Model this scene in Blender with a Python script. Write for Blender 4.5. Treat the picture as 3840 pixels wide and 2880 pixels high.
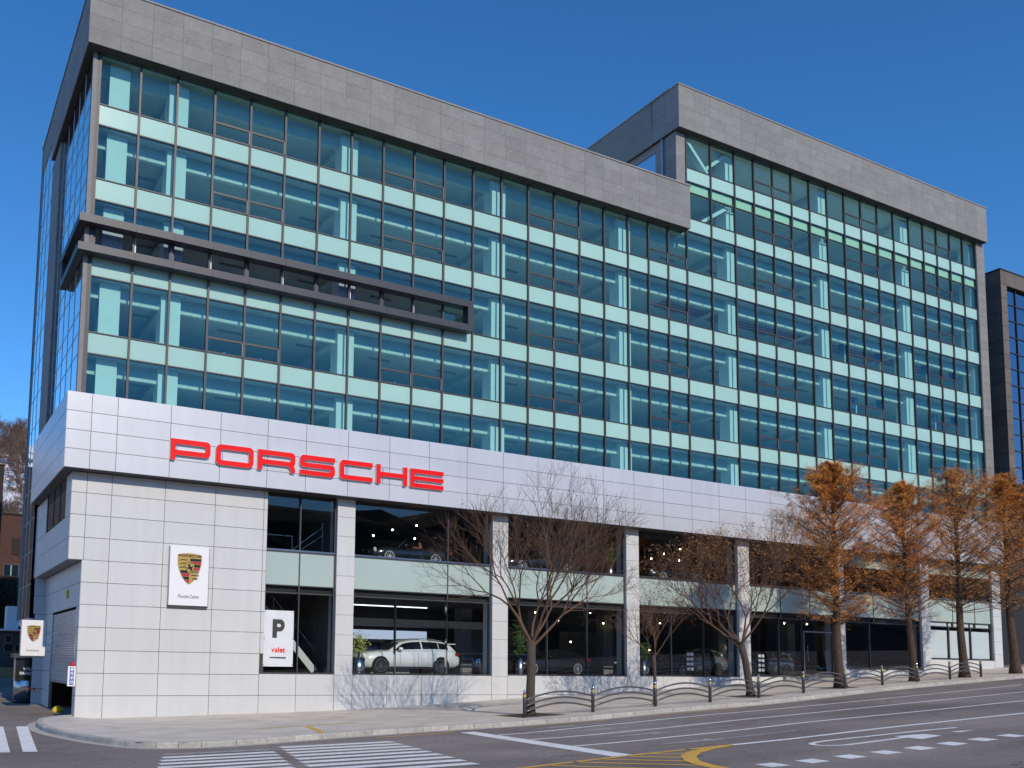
import bpy, bmesh, math, random
from mathutils import Vector, Matrix, geometry, noise as mnoise

for o in list(bpy.data.objects):
    bpy.data.objects.remove(o)
scn = bpy.context.scene
R = math.radians
random.seed(7)

# ------------------------------------------------------------------ camera
F, CX, CY = 3564.78, 1561.92, 2137.25                     # photograph pixels (3840 x 2880)
YAW, PIT, ROL = R(28.549), R(5.7277), R(0.8055)
CAM = Vector((-6.0693, -39.6064, 2.3271))
fwd = Vector((math.sin(YAW)*math.cos(PIT), math.cos(YAW)*math.cos(PIT), math.sin(PIT)))
rgt = Vector((math.cos(YAW), -math.sin(YAW), 0))
upv = rgt.cross(fwd)
rgt, upv = rgt*math.cos(ROL)+upv*math.sin(ROL), -rgt*math.sin(ROL)+upv*math.cos(ROL)
cd = bpy.data.cameras.new('Camera')
cam = bpy.data.objects.new('Camera', cd)
scn.collection.objects.link(cam)
cd.sensor_width = 36
cd.lens = 36*F/3840
cd.shift_x = (1920-CX)/3840
cd.shift_y = (CY-1440)/3840
cd.clip_start, cd.clip_end = 0.1, 4000
mw = Matrix((rgt, upv, -fwd)).transposed().to_4x4()
mw.translation = CAM
cam.matrix_world = mw
scn.camera = cam

# ------------------------------------------------------------------ light
SUN_EL, SUN_AZ = R(32), R(1)          # azimuth measured from the facade normal, towards +x
world = bpy.data.worlds.new('World')
scn.world = world
world.use_nodes = True
wn = world.node_tree
sky = wn.nodes.new('ShaderNodeTexSky')
sky.sky_type = 'NISHITA'
sky.sun_disc = False
sky.sun_elevation = SUN_EL
sky.sun_rotation = math.pi - SUN_AZ
sky.altitude = 1500
sky.air_density = 1.0
sky.dust_density = 0.1
sky.ozone_density = 5.0
bg = wn.nodes['Background']
bg.inputs[1].default_value = 0.13
hs = wn.nodes.new('ShaderNodeHueSaturation')
hs.inputs['Saturation'].default_value = 1.2
wn.links.new(sky.outputs[0], hs.inputs['Color'])
wn.links.new(hs.outputs[0], bg.inputs[0])
sl = bpy.data.lights.new('Sun', 'SUN')
sl.energy = 2.3
sl.angle = R(0.5)
sl.color = (1.0, 0.89, 0.74)
so = bpy.data.objects.new('Sun', sl)
scn.collection.objects.link(so)
sd = Vector((math.sin(SUN_AZ)*math.cos(SUN_EL), -math.cos(SUN_AZ)*math.cos(SUN_EL), math.sin(SUN_EL)))
so.rotation_euler = sd.to_track_quat('Z', 'Y').to_euler()
so.location = (0, -60, 60)
vs = scn.view_settings
vs.view_transform = 'Standard'
vs.look = 'None'
vs.exposure = 0.42
vs.gamma = 1.0
scn.render.engine = 'CYCLES'
scn.cycles.max_bounces = 8
scn.cycles.transparent_max_bounces = 24
scn.cycles.caustics_reflective = False
scn.cycles.caustics_refractive = False

# ------------------------------------------------------------------ pixel -> place
def ray(px, py):
    return fwd + rgt*((px-CX)/F) - upv*((py-CY)/F)
def W(px, py, y):                      # point on the plane of given y
    v = ray(px, py)
    return CAM + v*((y-CAM.y)/v.y)
def interp(x, xs, zs):
    if x <= xs[0]:
        return zs[0]
    for i in range(len(xs)-1):
        if x <= xs[i+1]:
            t = (x-xs[i])/(xs[i+1]-xs[i])
            return zs[i]+t*(zs[i+1]-zs[i])
    return zs[-1]
GXS = [-400, -40, 0, 8, 12.2, 15.8, 19.7, 27.5, 63.4, 120, 400]
GZS = [-.35, -.35, 0, .14, .26, .43, .66, 1.02, 2.72, 5.4, 5.4]
def ground(x, y):
    z = interp(x, GXS, GZS)
    if y > 0:
        z += interp(y, [0, 12, 40, 90], [0, .24, 2.2, 4])*interp(x, [-30, 5, 20, 60], [1, 1, .6, 0])
    return z

# ------------------------------------------------------------------ materials
def nt(m):
    return m.node_tree.nodes, m.node_tree.links
MATS = {}
def M(name, col, rough=.6, metal=0., var=0., noise=None, noise2=None, bump=None, spec=.5, emit=0., coat=0., stretch=None):
    m = bpy.data.materials.new(name)
    m.use_nodes = True
    n, l = nt(m)
    b = n['Principled BSDF']
    b.inputs['Roughness'].default_value = rough
    b.inputs['Metallic'].default_value = metal
    b.inputs['Specular IOR Level'].default_value = spec
    b.inputs['Coat Weight'].default_value = coat
    b.inputs['Coat Roughness'].default_value = .05
    b.inputs['Base Color'].default_value = (*col, 1)
    if emit:
        b.inputs['Emission Color'].default_value = (*col, 1)
        b.inputs['Emission Strength'].default_value = emit
    fac = None
    def add(sock, amt):
        nonlocal fac
        mr = n.new('ShaderNodeMapRange')
        mr.inputs['From Min'].default_value = .25 if sock.node.type == 'TEX_NOISE' else 0
        mr.inputs['From Max'].default_value = .75 if sock.node.type == 'TEX_NOISE' else 1
        mr.inputs['To Min'].default_value = 1-amt
        mr.inputs['To Max'].default_value = 1+amt
        l.new(sock, mr.inputs['Value'])
        if fac is None:
            fac = mr.outputs[0]
        else:
            mm = n.new('ShaderNodeMath')
            mm.operation = 'MULTIPLY'
            l.new(fac, mm.inputs[0]); l.new(mr.outputs[0], mm.inputs[1])
            fac = mm.outputs[0]
    geo = n.new('ShaderNodeNewGeometry')
    def nz(scale, st=None):
        t = n.new('ShaderNodeTexNoise')
        t.inputs['Scale'].default_value = scale
        t.inputs['Detail'].default_value = 5
        src = geo.outputs['Position']
        if st:
            vm = n.new('ShaderNodeVectorMath')
            vm.operation = 'MULTIPLY'
            vm.inputs[1].default_value = st
            l.new(src, vm.inputs[0])
            src = vm.outputs[0]
        l.new(src, t.inputs['Vector'])
        return t.outputs['Fac']
    if var:
        add(n.new('ShaderNodeObjectInfo').outputs['Random'], var)
    if noise:
        add(nz(*noise[:1]), noise[1])
    if noise2:
        add(nz(noise2[0], stretch), noise2[1])
    if fac is not None:
        sc = n.new('ShaderNodeVectorMath')
        sc.operation = 'SCALE'
        sc.inputs[0].default_value = col
        l.new(fac, sc.inputs['Scale'])
        l.new(sc.outputs[0], b.inputs['Base Color'])
    if bump:
        bp = n.new('ShaderNodeBump')
        bp.inputs['Strength'].default_value = bump[1]
        bp.inputs['Distance'].default_value = bump[2] if len(bump) > 2 else .02
        l.new(nz(bump[0]), bp.inputs['Height'])
        l.new(bp.outputs[0], b.inputs['Normal'])
    MATS[name] = m
    return m
def glass(name, tint, refl=1.0, wave=0., ior=1.5, base=0., gcol=(1, 1, 1)):
    m = bpy.data.materials.new(name)
    m.use_nodes = True
    n, l = nt(m)
    n.remove(n['Principled BSDF'])
    tr = n.new('ShaderNodeBsdfTransparent')
    tr.inputs[0].default_value = (*[math.sqrt(c) for c in tint], 1)     # a pane is crossed through two faces
    gl = n.new('ShaderNodeBsdfGlossy')
    gl.inputs['Roughness'].default_value = 0.0
    gl.inputs['Color'].default_value = (*gcol, 1)
    fr = n.new('ShaderNodeFresnel')
    fr.inputs['IOR'].default_value = ior
    mu = n.new('ShaderNodeMath')
    mu.operation = 'MULTIPLY_ADD'
    mu.inputs[1].default_value = refl
    mu.inputs[2].default_value = base
    mx = n.new('ShaderNodeMixShader')
    l.new(fr.outputs[0], mu.inputs[0])
    gb = n.new('ShaderNodeNewGeometry')                     # only the outer face of a thin pane mirrors
    ib = n.new('ShaderNodeMath'); ib.operation = 'SUBTRACT'; ib.inputs[0].default_value = 1.
    m2 = n.new('ShaderNodeMath'); m2.operation = 'MULTIPLY'; m2.use_clamp = True
    l.new(gb.outputs['Backfacing'], ib.inputs[1])
    l.new(mu.outputs[0], m2.inputs[0]); l.new(ib.outputs[0], m2.inputs[1])
    l.new(m2.outputs[0], mx.inputs[0])
    l.new(tr.outputs[0], mx.inputs[1]); l.new(gl.outputs[0], mx.inputs[2])
    l.new(mx.outputs[0], n['Material Output'].inputs['Surface'])
    if wave:
        geo = n.new('ShaderNodeNewGeometry')
        t = n.new('ShaderNodeTexNoise')
        t.inputs['Scale'].default_value = .55
        t.inputs['Detail'].default_value = 1
        oi = n.new('ShaderNodeObjectInfo')
        ad = n.new('ShaderNodeVectorMath')
        mr = n.new('ShaderNodeMath'); mr.operation = 'MULTIPLY'; mr.inputs[1].default_value = 30
        l.new(oi.outputs['Random'], mr.inputs[0])
        l.new(geo.outputs['Position'], ad.inputs[0]); l.new(mr.outputs[0], ad.inputs[1])
        l.new(ad.outputs[0], t.inputs['Vector'])
        bp = n.new('ShaderNodeBump')
        bp.inputs['Strength'].default_value = wave
        bp.inputs['Distance'].default_value = .02
        l.new(t.outputs['Fac'], bp.inputs['Height'])
        l.new(bp.outputs[0], gl.inputs['Normal'])
    MATS[name] = m
    return m

M('stone', (.245, .236, .224), .75, var=.075, noise=(9, .12), noise2=(1.3, .1), bump=(30, .3, .01))
M('stone_dark', (.26, .252, .25), .75, var=.08, noise=(9, .12), bump=(30, .3, .01))
M('stone_brown', (.15, .125, .105), .75, var=.14, noise=(6, .18), bump=(25, .3, .01))
M('panel', (.62, .625, .615), .42, var=.022, noise=(.5, .03), noise2=(2.4, .04), stretch=(1, 1, .1), spec=.4)
M('band', (.635, .635, .65), .32, metal=.2, var=.03, noise=(.25, .05), noise2=(2.4, .035), stretch=(1, 1, .1), spec=.5)
M('joint', (.06, .06, .06), .9)
M('side_frame', (.50, .58, .62), .4, metal=.2)  # pale tone stands in for bright highlights along the side mullion edges
M('mullion', (.07, .068, .075), .5, metal=.3, noise=(5, .1))
M('canopy', (.05, .053, .062), .45, metal=.2, noise=(3, .08), var=.04)
M('spandrel', (.405, .64, .575), .18, var=.025, noise=(.7, .03), spec=.35)
M('spandrel_grey', (.43, .53, .49), .22, var=.02, noise=(.6, .03), spec=.4)
M('slab', (.72, .73, .70), .8, noise=(2, .1))
M('ceiling', (.50, .56, .58), .9, noise=(1.5, .1))
M('column', (.80, .80, .78), .7, noise=(2, .04))
M('beam', (.75, .75, .72), .9, noise=(6, .15), bump=(14, .9, .06))
M('cream', (.82, .80, .55), .6)
M('pipe_red', (.30, .10, .09), .5)
M('office_wall', (.46, .52, .53), .8, noise=(1.5, .08))
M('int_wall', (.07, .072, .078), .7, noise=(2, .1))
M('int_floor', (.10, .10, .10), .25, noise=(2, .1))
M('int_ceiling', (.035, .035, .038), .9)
M('int_white', (.72, .73, .75), .5)
M('int_mid', (.25, .25, .26), .6)
M('asphalt', (.245, .203, .180), .85, noise=(24, .42), noise2=(.7, .2), stretch=(.07, 1, 1), bump=(55, .35, .01), spec=.3)
M('earth', (.16, .14, .11), .95, noise=(.3, .3), noise2=(4, .2))
M('kerb', (.44, .42, .375), .85, var=.1, noise=(7, .2), noise2=(1.1, .16), bump=(20, .3, .01))
M('gutter', (.47, .43, .38), .9, noise=(3, .16), noise2=(20, .15))
M('paint_white', (.84, .83, .80), .7, noise=(9, .14), noise2=(1.2, .08))
M('paint_white_worn', (.42, .41, .40), .8, noise=(8, .25), noise2=(1.2, .15))
M('paint_yellow', (.75, .42, .07), .7, noise=(8, .14), noise2=(1.2, .1))
M('soil', (.10, .065, .042), .95, noise=(14, .5), bump=(25, .8, .03))
M('fence', (.075, .08, .085), .35, metal=.4, noise=(6, .1))
M('rail', (.15, .14, .135), .33, metal=.5, noise=(3, .12))
M('chrome', (.75, .75, .76), .12, metal=1)
M('steel', (.55, .55, .56), .25, metal=1, noise=(3, .08))
M('yellow', (.85, .55, .03), .5)
M('red', (.92, .003, .006), .5, spec=.25)
M('red_dark', (.45, .02, .05), .4)
M('sign_white', (.86, .86, .87), .3)
M('black', (.012, .012, .013), .35)
M('ink', (.04, .04, .045), .6)
M('gold', (.62, .42, .12), .35, metal=.6, noise=(25, .15))
M('blue', (.03, .09, .45), .4)
M('sign_blue', (.02, .10, .28), .5)
M('bark', (.085, .064, .05), .9, noise=(12, .3), bump=(18, .9, .04))
M('twig', (.135, .076, .045), .85, noise=(3, .2))
M('bark_red', (.085, .052, .036), .9, noise=(9, .35), noise2=(16, .35), stretch=(1, 1, .12), bump=(18, .9, .04))
M('leaf_rust', (.60, .235, .04), .8, noise=(1.2, .35), noise2=(7, .3))
M('leaf_rust_pale', (.62, .29, .08), .8, noise=(1.2, .35), noise2=(7, .3))
M('leaf_dry', (.27, .11, .03), .8, noise=(5, .3))
M('leaf_green', (.10, .20, .03), .5, noise=(8, .35))
M('leaf_yellow', (.42, .46, .10), .5, noise=(8, .35))
M('car_white', (.90, .90, .90), .22, coat=1.)
M('car_black', (.012, .013, .017), .2, coat=1.)
M('car_grey', (.22, .23, .24), .25, metal=.3, coat=1.)
M('car_glass', (.01, .012, .014), .03, spec=.8)
M('tyre', (.012, .012, .012), .8)
M('rim_dark', (.30, .30, .31), .3, metal=.9)
M('rim_silver', (.75, .75, .76), .35, metal=.3)
M('caliper', (.75, .5, .02), .4)
M('lamp_glass', (.75, .78, .8), .05, spec=.8)
M('tail', (.25, .01, .01), .1, spec=.8)
M('seat', (.22, .06, .03), .6)
M('shutter', (.55, .55, .55), .35, metal=.5, noise=(2, .1))
M('concrete', (.34, .33, .31), .85, noise=(2, .12))
M('brick', (.085, .04, .034), .85, noise=(2.5, .2), noise2=(14, .3))
M('brick_dark', (.03, .022, .022), .85, noise=(3, .2))
M('ochre', (.42, .28, .12), .8, noise=(3, .1))
M('annex', (.085, .08, .078), .8, noise=(2, .12))
M('cloth', (.72, .75, .77), .75, noise=(2, .04), bump=(3.5, .5, .03))
M('blind', (.86, .90, .92), .7, noise=(2, .03))
M('bag', (.012, .012, .012), .45, bump=(9, .8, .05))
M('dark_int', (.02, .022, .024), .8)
M('lamp_on', (1., .82, .55), .4, emit=12.)
M('screen_on', (.62, .72, .95), .4, emit=.55)
M('tube_on', (.85, .92, 1.), .4, emit=1.6)
M('hill_tree', (.13, .085, .065), .9, noise=(.25, .3), noise2=(2, .2))
M('hill_tree_rust', (.30, .12, .04), .9, noise=(.5, .3))
glass('glass_teal', (.66, .92, .88), .8, .012, 1.5, .065, (.45, .97, .95))
glass('glass_clear', (.86, .91, .91), 1.6, .0)
glass('glass_strip', (.66, .64, .72), .4)
glass('glass_side', (.30, .48, .52), .2, .04, 1.6, .86, (.93, 1., 1.))
glass('glass_nbr', (.22, .26, .36), .8, .05, 1.6, .28, (.75, .82, 1.))
glass('glass_rail', (.8, .88, .86), 1.0)
def wear(name, under, lo, hi, scale=7):
    m = MATS[name]
    n, l = nt(m)
    b = n['Principled BSDF']
    src = b.inputs['Base Color'].links[0].from_socket
    geo = n.new('ShaderNodeNewGeometry')
    t = n.new('ShaderNodeTexNoise'); t.inputs['Scale'].default_value = scale; t.inputs['Detail'].default_value = 7; t.inputs['Roughness'].default_value = .7
    l.new(geo.outputs['Position'], t.inputs['Vector'])
    mr = n.new('ShaderNodeMapRange')
    mr.inputs['From Min'].default_value = lo; mr.inputs['From Max'].default_value = hi
    l.new(t.outputs['Fac'], mr.inputs['Value'])
    mx = n.new('ShaderNodeMix'); mx.data_type = 'RGBA'
    l.new(mr.outputs[0], mx.inputs[0])
    l.new(src, mx.inputs[6]); mx.inputs[7].default_value = (*under, 1)
    l.new(mx.outputs[2], b.inputs['Base Color'])
wear('paint_white', (.26, .235, .22), .58, .70)
wear('paint_white_worn', (.22, .20, .185), .42, .62)
wear('paint_yellow', (.25, .21, .17), .56, .70)
# older, paler and darker patches in the asphalt
m = MATS['asphalt']; n, l = nt(m); b = n['Principled BSDF']
src = b.inputs['Base Color'].links[0].from_socket
geo = n.new('ShaderNodeNewGeometry')
t = n.new('ShaderNodeTexNoise'); t.inputs['Scale'].default_value = .16; t.inputs['Detail'].default_value = 4
l.new(geo.outputs['Position'], t.inputs['Vector'])
mr = n.new('ShaderNodeMapRange')
mr.inputs['From Min'].default_value = .35; mr.inputs['From Max'].default_value = .65
mr.inputs['To Min'].default_value = .76; mr.inputs['To Max'].default_value = 1.2
l.new(t.outputs['Fac'], mr.inputs['Value'])
vo = n.new('ShaderNodeTexVoronoi'); vo.feature = 'DISTANCE_TO_EDGE'; vo.inputs['Scale'].default_value = .23
nn_ = n.new('ShaderNodeTexNoise'); nn_.inputs['Scale'].default_value = 1.1; nn_.inputs['Detail'].default_value = 5
l.new(geo.outputs['Position'], nn_.inputs['Vector'])
av = n.new('ShaderNodeVectorMath'); av.operation = 'MULTIPLY_ADD'; av.inputs[1].default_value = (1.6, 1.6, 1.6)
l.new(nn_.outputs['Color'], av.inputs[0]); l.new(geo.outputs['Position'], av.inputs[2])
l.new(av.outputs[0], vo.inputs['Vector'])
ck = n.new('ShaderNodeMapRange'); ck.inputs['From Min'].default_value = .002; ck.inputs['From Max'].default_value = .008
ck.inputs['To Min'].default_value = .62; ck.inputs['To Max'].default_value = 1.
l.new(vo.outputs['Distance'], ck.inputs['Value'])
mm = n.new('ShaderNodeMath'); mm.operation = 'MULTIPLY'
l.new(mr.outputs[0], mm.inputs[0]); l.new(ck.outputs[0], mm.inputs[1])
sc = n.new('ShaderNodeVectorMath'); sc.operation = 'SCALE'
l.new(src, sc.inputs[0]); l.new(mm.outputs[0], sc.inputs['Scale'])
l.new(sc.outputs[0], b.inputs['Base Color'])
# paving: small blocks
pm = M('paving', (.46, .44, .415), .85)
n, l = nt(pm)
geo = n.new('ShaderNodeNewGeometry')
bt = n.new('ShaderNodeTexBrick')
bt.inputs['Scale'].default_value = 1.0
bt.inputs['Brick Width'].default_value = .32
bt.inputs['Row Height'].default_value = .16
bt.inputs['Mortar Size'].default_value = .006
bt.inputs['Color1'].default_value = (.69, .605, .505, 1)
bt.inputs['Color2'].default_value = (.62, .545, .455, 1)
bt.inputs['Mortar'].default_value = (.49, .43, .355, 1)
l.new(geo.outputs['Position'], bt.inputs['Vector'])
tn = n.new('ShaderNodeTexNoise'); tn.inputs['Scale'].default_value = .8; tn.inputs['Detail'].default_value = 6
l.new(geo.outputs['Position'], tn.inputs['Vector'])
mr = n.new('ShaderNodeMapRange')
mr.inputs['From Min'].default_value = .3; mr.inputs['From Max'].default_value = .7
mr.inputs['To Min'].default_value = .84; mr.inputs['To Max'].default_value = 1.12
l.new(tn.outputs['Fac'], mr.inputs['Value'])
sc = n.new('ShaderNodeVectorMath'); sc.operation = 'SCALE'
l.new(bt.outputs['Color'], sc.inputs[0]); l.new(mr.outputs[0], sc.inputs['Scale'])
l.new(sc.outputs[0], n['Principled BSDF'].inputs['Base Color'])
# snowy slope
hm = M('snow_slope', (.6, .6, .62), .9)
n, l = nt(hm)
geo = n.new('ShaderNodeNewGeometry')
tn = n.new('ShaderNodeTexNoise'); tn.inputs['Scale'].default_value = .22; tn.inputs['Detail'].default_value = 8; tn.inputs['Roughness'].default_value = .7
l.new(geo.outputs['Position'], tn.inputs['Vector'])
cr = n.new('ShaderNodeValToRGB')
cr.color_ramp.elements[0].position = .41; cr.color_ramp.elements[0].color = (.13, .08, .055, 1)
cr.color_ramp.elements[1].position = .50; cr.color_ramp.elements[1].color = (.72, .72, .75, 1)
l.new(tn.outputs['Fac'], cr.inputs[0])
l.new(cr.outputs[0], n['Principled BSDF'].inputs['Base Color'])

# ------------------------------------------------------------------ builders
col = scn.collection
def link(o, parent=None):
    col.objects.link(o)
    if parent is not None:
        o.parent = parent
    return o
def tag(o, label, cat, group=None):
    o['label'] = label
    o['category'] = cat
    if group:
        o['group'] = group
    return o
def thing(name, label, cat, loc=(0, 0, 0), rz=0, group=None):
    o = bpy.data.objects.new(name, None)
    o.empty_display_size = .2
    o.location = loc
    o.rotation_euler = (0, 0, rz)
    link(o)
    return tag(o, label, cat, group)
def struct(o):
    o['kind'] = 'structure'
    return o
CUBE = {}
def cube_mesh(mat):
    if mat not in CUBE:
        me = bpy.data.meshes.new('block')
        v = [(x, y, z) for x in (-.5, .5) for y in (-.5, .5) for z in (-.5, .5)]
        f = [(0, 1, 3, 2), (4, 6, 7, 5), (0, 4, 5, 1), (2, 3, 7, 6), (0, 2, 6, 4), (1, 5, 7, 3)]
        me.from_pydata(v, [], f)
        me.materials.append(MATS[mat])
        CUBE[mat] = me
    return CUBE[mat]
def part(name, parent, mat, x0, x1, y0, y1, z0, z1):
    o = bpy.data.objects.new(name, cube_mesh(mat))
    o.location = ((x0+x1)/2, (y0+y1)/2, (z0+z1)/2)
    o.scale = (abs(x1-x0), abs(y1-y0), abs(z1-z0))
    return link(o, parent)
def mesh(name, verts, faces, mat, parent=None, smooth=False):
    me = bpy.data.meshes.new(name)
    me.from_pydata([tuple(v) for v in verts], [], faces)
    for m in ([mat] if isinstance(mat, str) else mat):
        me.materials.append(MATS[m])
    me.validate()
    if smooth:
        me.polygons.foreach_set('use_smooth', [True]*len(me.polygons))
    me.update()
    return link(bpy.data.objects.new(name, me), parent)
class MB:
    def __init__(s):
        s.v = []; s.f = []
    def box(s, x0, x1, y0, y1, z0, z1, mtx=None):
        b = len(s.v)
        vs_ = [Vector((x, y, z)) for x in (x0, x1) for y in (y0, y1) for z in (z0, z1)]
        if mtx is not None:
            vs_ = [mtx @ v for v in vs_]
        s.v += vs_
        s.f += [tuple(b+i for i in q) for q in ((0, 1, 3, 2), (4, 6, 7, 5), (0, 4, 5, 1), (2, 3, 7, 6), (0, 2, 6, 4), (1, 5, 7, 3))]
    def bar(s, p, q, w, h=None):
        p, q = Vector(p), Vector(q)
        h = h or w
        d = (q-p)
        L = d.length
        m = d.to_track_quat('Z', 'Y').to_matrix().to_4x4()
        m.translation = p
        s.box(-w/2, w/2, -h/2, h/2, 0, L, m)
    def tube(s, pts, rads, n=6, cap=True):
        b = len(s.v)
        pts = [Vector(p) for p in pts]
        prev = None
        for i, p in enumerate(pts):
            d = (pts[min(i+1, len(pts)-1)]-pts[max(i-1, 0)]).normalized()
            if prev is None:
                a = d.orthogonal().normalized()
            else:
                a = (prev - d*prev.dot(d))
                a = a.normalized() if a.length > 1e-6 else d.orthogonal().normalized()
            prev = a
            c = d.cross(a)
            for k in range(n):
                t = 2*math.pi*k/n
                s.v.append(p+(a*math.cos(t)+c*math.sin(t))*rads[i])
        for i in range(len(pts)-1):
            for k in range(n):
                k2 = (k+1) % n
                s.f.append((b+i*n+k, b+i*n+k2, b+(i+1)*n+k2, b+(i+1)*n+k))
        if cap:
            s.f.append(tuple(b+k for k in reversed(range(n))))
            s.f.append(tuple(b+(len(pts)-1)*n+k for k in range(n)))
    def lathe(s, prof, n=24, axis='z', c=(0, 0, 0)):
        b = len(s.v)
        c = Vector(c)
        for r, h in prof:
            for k in range(n):
                t = 2*math.pi*k/n
                a, e = r*math.cos(t), r*math.sin(t)
                s.v.append(c+(Vector((a, e, h)) if axis == 'z' else Vector((a, h, e)) if axis == 'y' else Vector((h, a, e))))
        for i in range(len(prof)-1):
            for k in range(n):
                k2 = (k+1) % n
                s.f.append((b+i*n+k, b+i*n+k2, b+(i+1)*n+k2, b+(i+1)*n+k))
        s.f.append(tuple(b+k for k in reversed(range(n))))
        s.f.append(tuple(b+(len(prof)-1)*n+k for k in range(n)))
    def quad(s, *p):
        b = len(s.v)
        s.v += [Vector(q) for q in p]
        s.f.append(tuple(range(b, b+len(p))))
    def build(s, name, mat, parent=None, smooth=False):
        return mesh(name, s.v, s.f, mat, parent, smooth)
def prism(name, loops, y0, y1, mat, parent, xf=None):
    """flat shape given by closed loops of (x, z); front face at y0, back at y1"""
    xf = xf or (lambda x, z: (x, z))
    loops = [[xf(*p) for p in lp] for lp in loops]
    tri = geometry.tessellate_polygon([[Vector((p[0], p[1], 0)) for p in lp] for lp in loops])
    flat = [p for lp in loops for p in lp]
    n = len(flat)
    v = [(p[0], y0, p[1]) for p in flat]+[(p[0], y1, p[1]) for p in flat]
    f = []
    for t in tri:
        a, b, c = [Vector(flat[i]) for i in t]
        ccw = (b-a).cross(c-a) > 0
        f.append(tuple(t) if ccw else tuple(reversed(t)))
    f += [tuple(n+i for i in reversed(t)) for t in f]
    b = 0
    for lp in loops:
        k = len(lp)
        for i in range(k):
            j = (i+1) % k
            f.append((b+i, n+b+i, n+b+j, b+j))
        b += k
    return mesh(name, v, f, mat, parent)
def text(name, body, mat, parent, x, y, z, size, depth=.004, bold=0., face='front', width=None):
    cu = bpy.data.curves.new(name, 'FONT')
    cu.body = body
    cu.size = size
    cu.align_x = 'CENTER'
    cu.align_y = 'CENTER'
    cu.extrude = depth
    cu.offset = bold
    cu.resolution_u = 3
    t = bpy.data.objects.new('t', cu)
    col.objects.link(t)
    dg = bpy.context.evaluated_depsgraph_get()
    me = bpy.data.meshes.new_from_object(t.evaluated_get(dg))
    bpy.data.objects.remove(t)
    me.name = name
    me.materials.clear()
    me.materials.append(MATS[mat])
    if width and len(me.vertices):
        w = max(v.co.x for v in me.vertices)-min(v.co.x for v in me.vertices)
        me.transform(Matrix.Scale(width/w, 4, (1, 0, 0)))
    me.transform(Matrix.Rotation(R(90), 4, 'X'))
    o = bpy.data.objects.new(name, me)
    o.location = (x, y, z)
    return link(o, parent)
def arc(cx, cz, r, a0, a1, n=5):
    return [(cx+r*math.cos(R(a0+(a1-a0)*i/n)), cz+r*math.sin(R(a0+(a1-a0)*i/n))) for i in range(n+1)]
def copy_tree(o, parent=None):
    c = o.copy()
    link(c)
    c.parent = parent
    for ch in list(o.children):
        copy_tree(ch, c)
    return c

# ================================================================== THE SETTING
def sheet(name, xs, yfun0, yfun1, ny, dz, mat, parent=None, zf=ground):
    v, f = [], []
    for x in xs:
        a, b = yfun0(x), yfun1(x)
        for j in range(ny+1):
            y = a+(b-a)*j/ny
            v.append((x, y, zf(x, y)+dz))
    k = ny+1
    for i in range(len(xs)-1):
        for j in range(ny):
            f.append((i*k+j, (i+1)*k+j, (i+1)*k+j+1, i*k+j+1))
    return mesh(name, v, f, mat, parent)
def frange(a, b, s):
    n_ = max(1, round((b-a)/s))
    return [a+(b-a)*i/n_ for i in range(n_+1)]

gxs = sorted(set([-1500, -700, -400, -200, -100]+frange(-60, 130, 5)+[160, 220, 400, 800, 1600]+GXS))
gys = [-1500, -600, -300, -150, -80, -40, -20, 0, 6, 12, 20, 30, 40, 60, 90, 150, 300, 700, 1500]
v = [(x, y, ground(x, y)-.06) for x in gxs for y in gys]
k = len(gys)
f = [(i*k+j, (i+1)*k+j, (i+1)*k+j+1, i*k+j+1) for i in range(len(gxs)-1) for j in range(k-1)]
struct(mesh('ground', v, f, 'earth'))

rxs = sorted(set(frange(-80, 150, 2)+[x for x in GXS if -80 < x < 150]))
rys = [-75, -40, -20, -10, 0, 4, 8, 12, 18, 24, 30, 40]
v = [(x, y, ground(x, y)) for x in rxs for y in rys]
k = len(rys)
f = [(i*k+j, (i+1)*k+j, (i+1)*k+j+1, i*k+j+1) for i in range(len(rxs)-1) for j in range(k-1)]
road = struct(mesh('road', v, f, 'asphalt'))

KX = [-1.62, -1.5, -1.2, -.8, -.15, .9, 2.2, 3.4, 6, 8.5, 12.8, 16.8, 24.9, 30, 35.9, 43, 51, 63, 75, 110]
KY = [-5.5, -7.4, -9.3, -11.2, -13.1, -13.85, -13.8, -13.5, -12.7, -12.15, -12.1, -12.15, -11.9, -10.9, -9.75, -9.0, -8.4, -7.6, -7.2, -6.5]
def kerb_y(x):
    return interp(x, KX, KY)
UX = [-1.62, -1.55, -1.3, -.9, -.4, .22, 2]
UY = [-5.5, -3.6, -1.6, -.3, .35, .6, .6]
def upper_y(x):
    return interp(x, UX, UY)
def walk_z(x, y):
    t = max(0, min(1, y/kerb_y(x))) if y < 0 else 0
    return ground(x, min(y, 0))+.03+.12*t if x > 1 else ground(x, min(y, 0))+.15-.12*max(0, x)*(1-t)
sxs = sorted(set(frange(-1.6, 110, .8)+KX[1:]+UX[1:]+GXS[2:-2]))
sxs = [x for x in sxs if -1.62 < x <= 110]
walk = struct(sheet('sidewalk', sxs, lambda x: kerb_y(x)+.02, lambda x: upper_y(x) if x < .25 else .3, 5, 0, 'paving', zf=walk_z))
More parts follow.
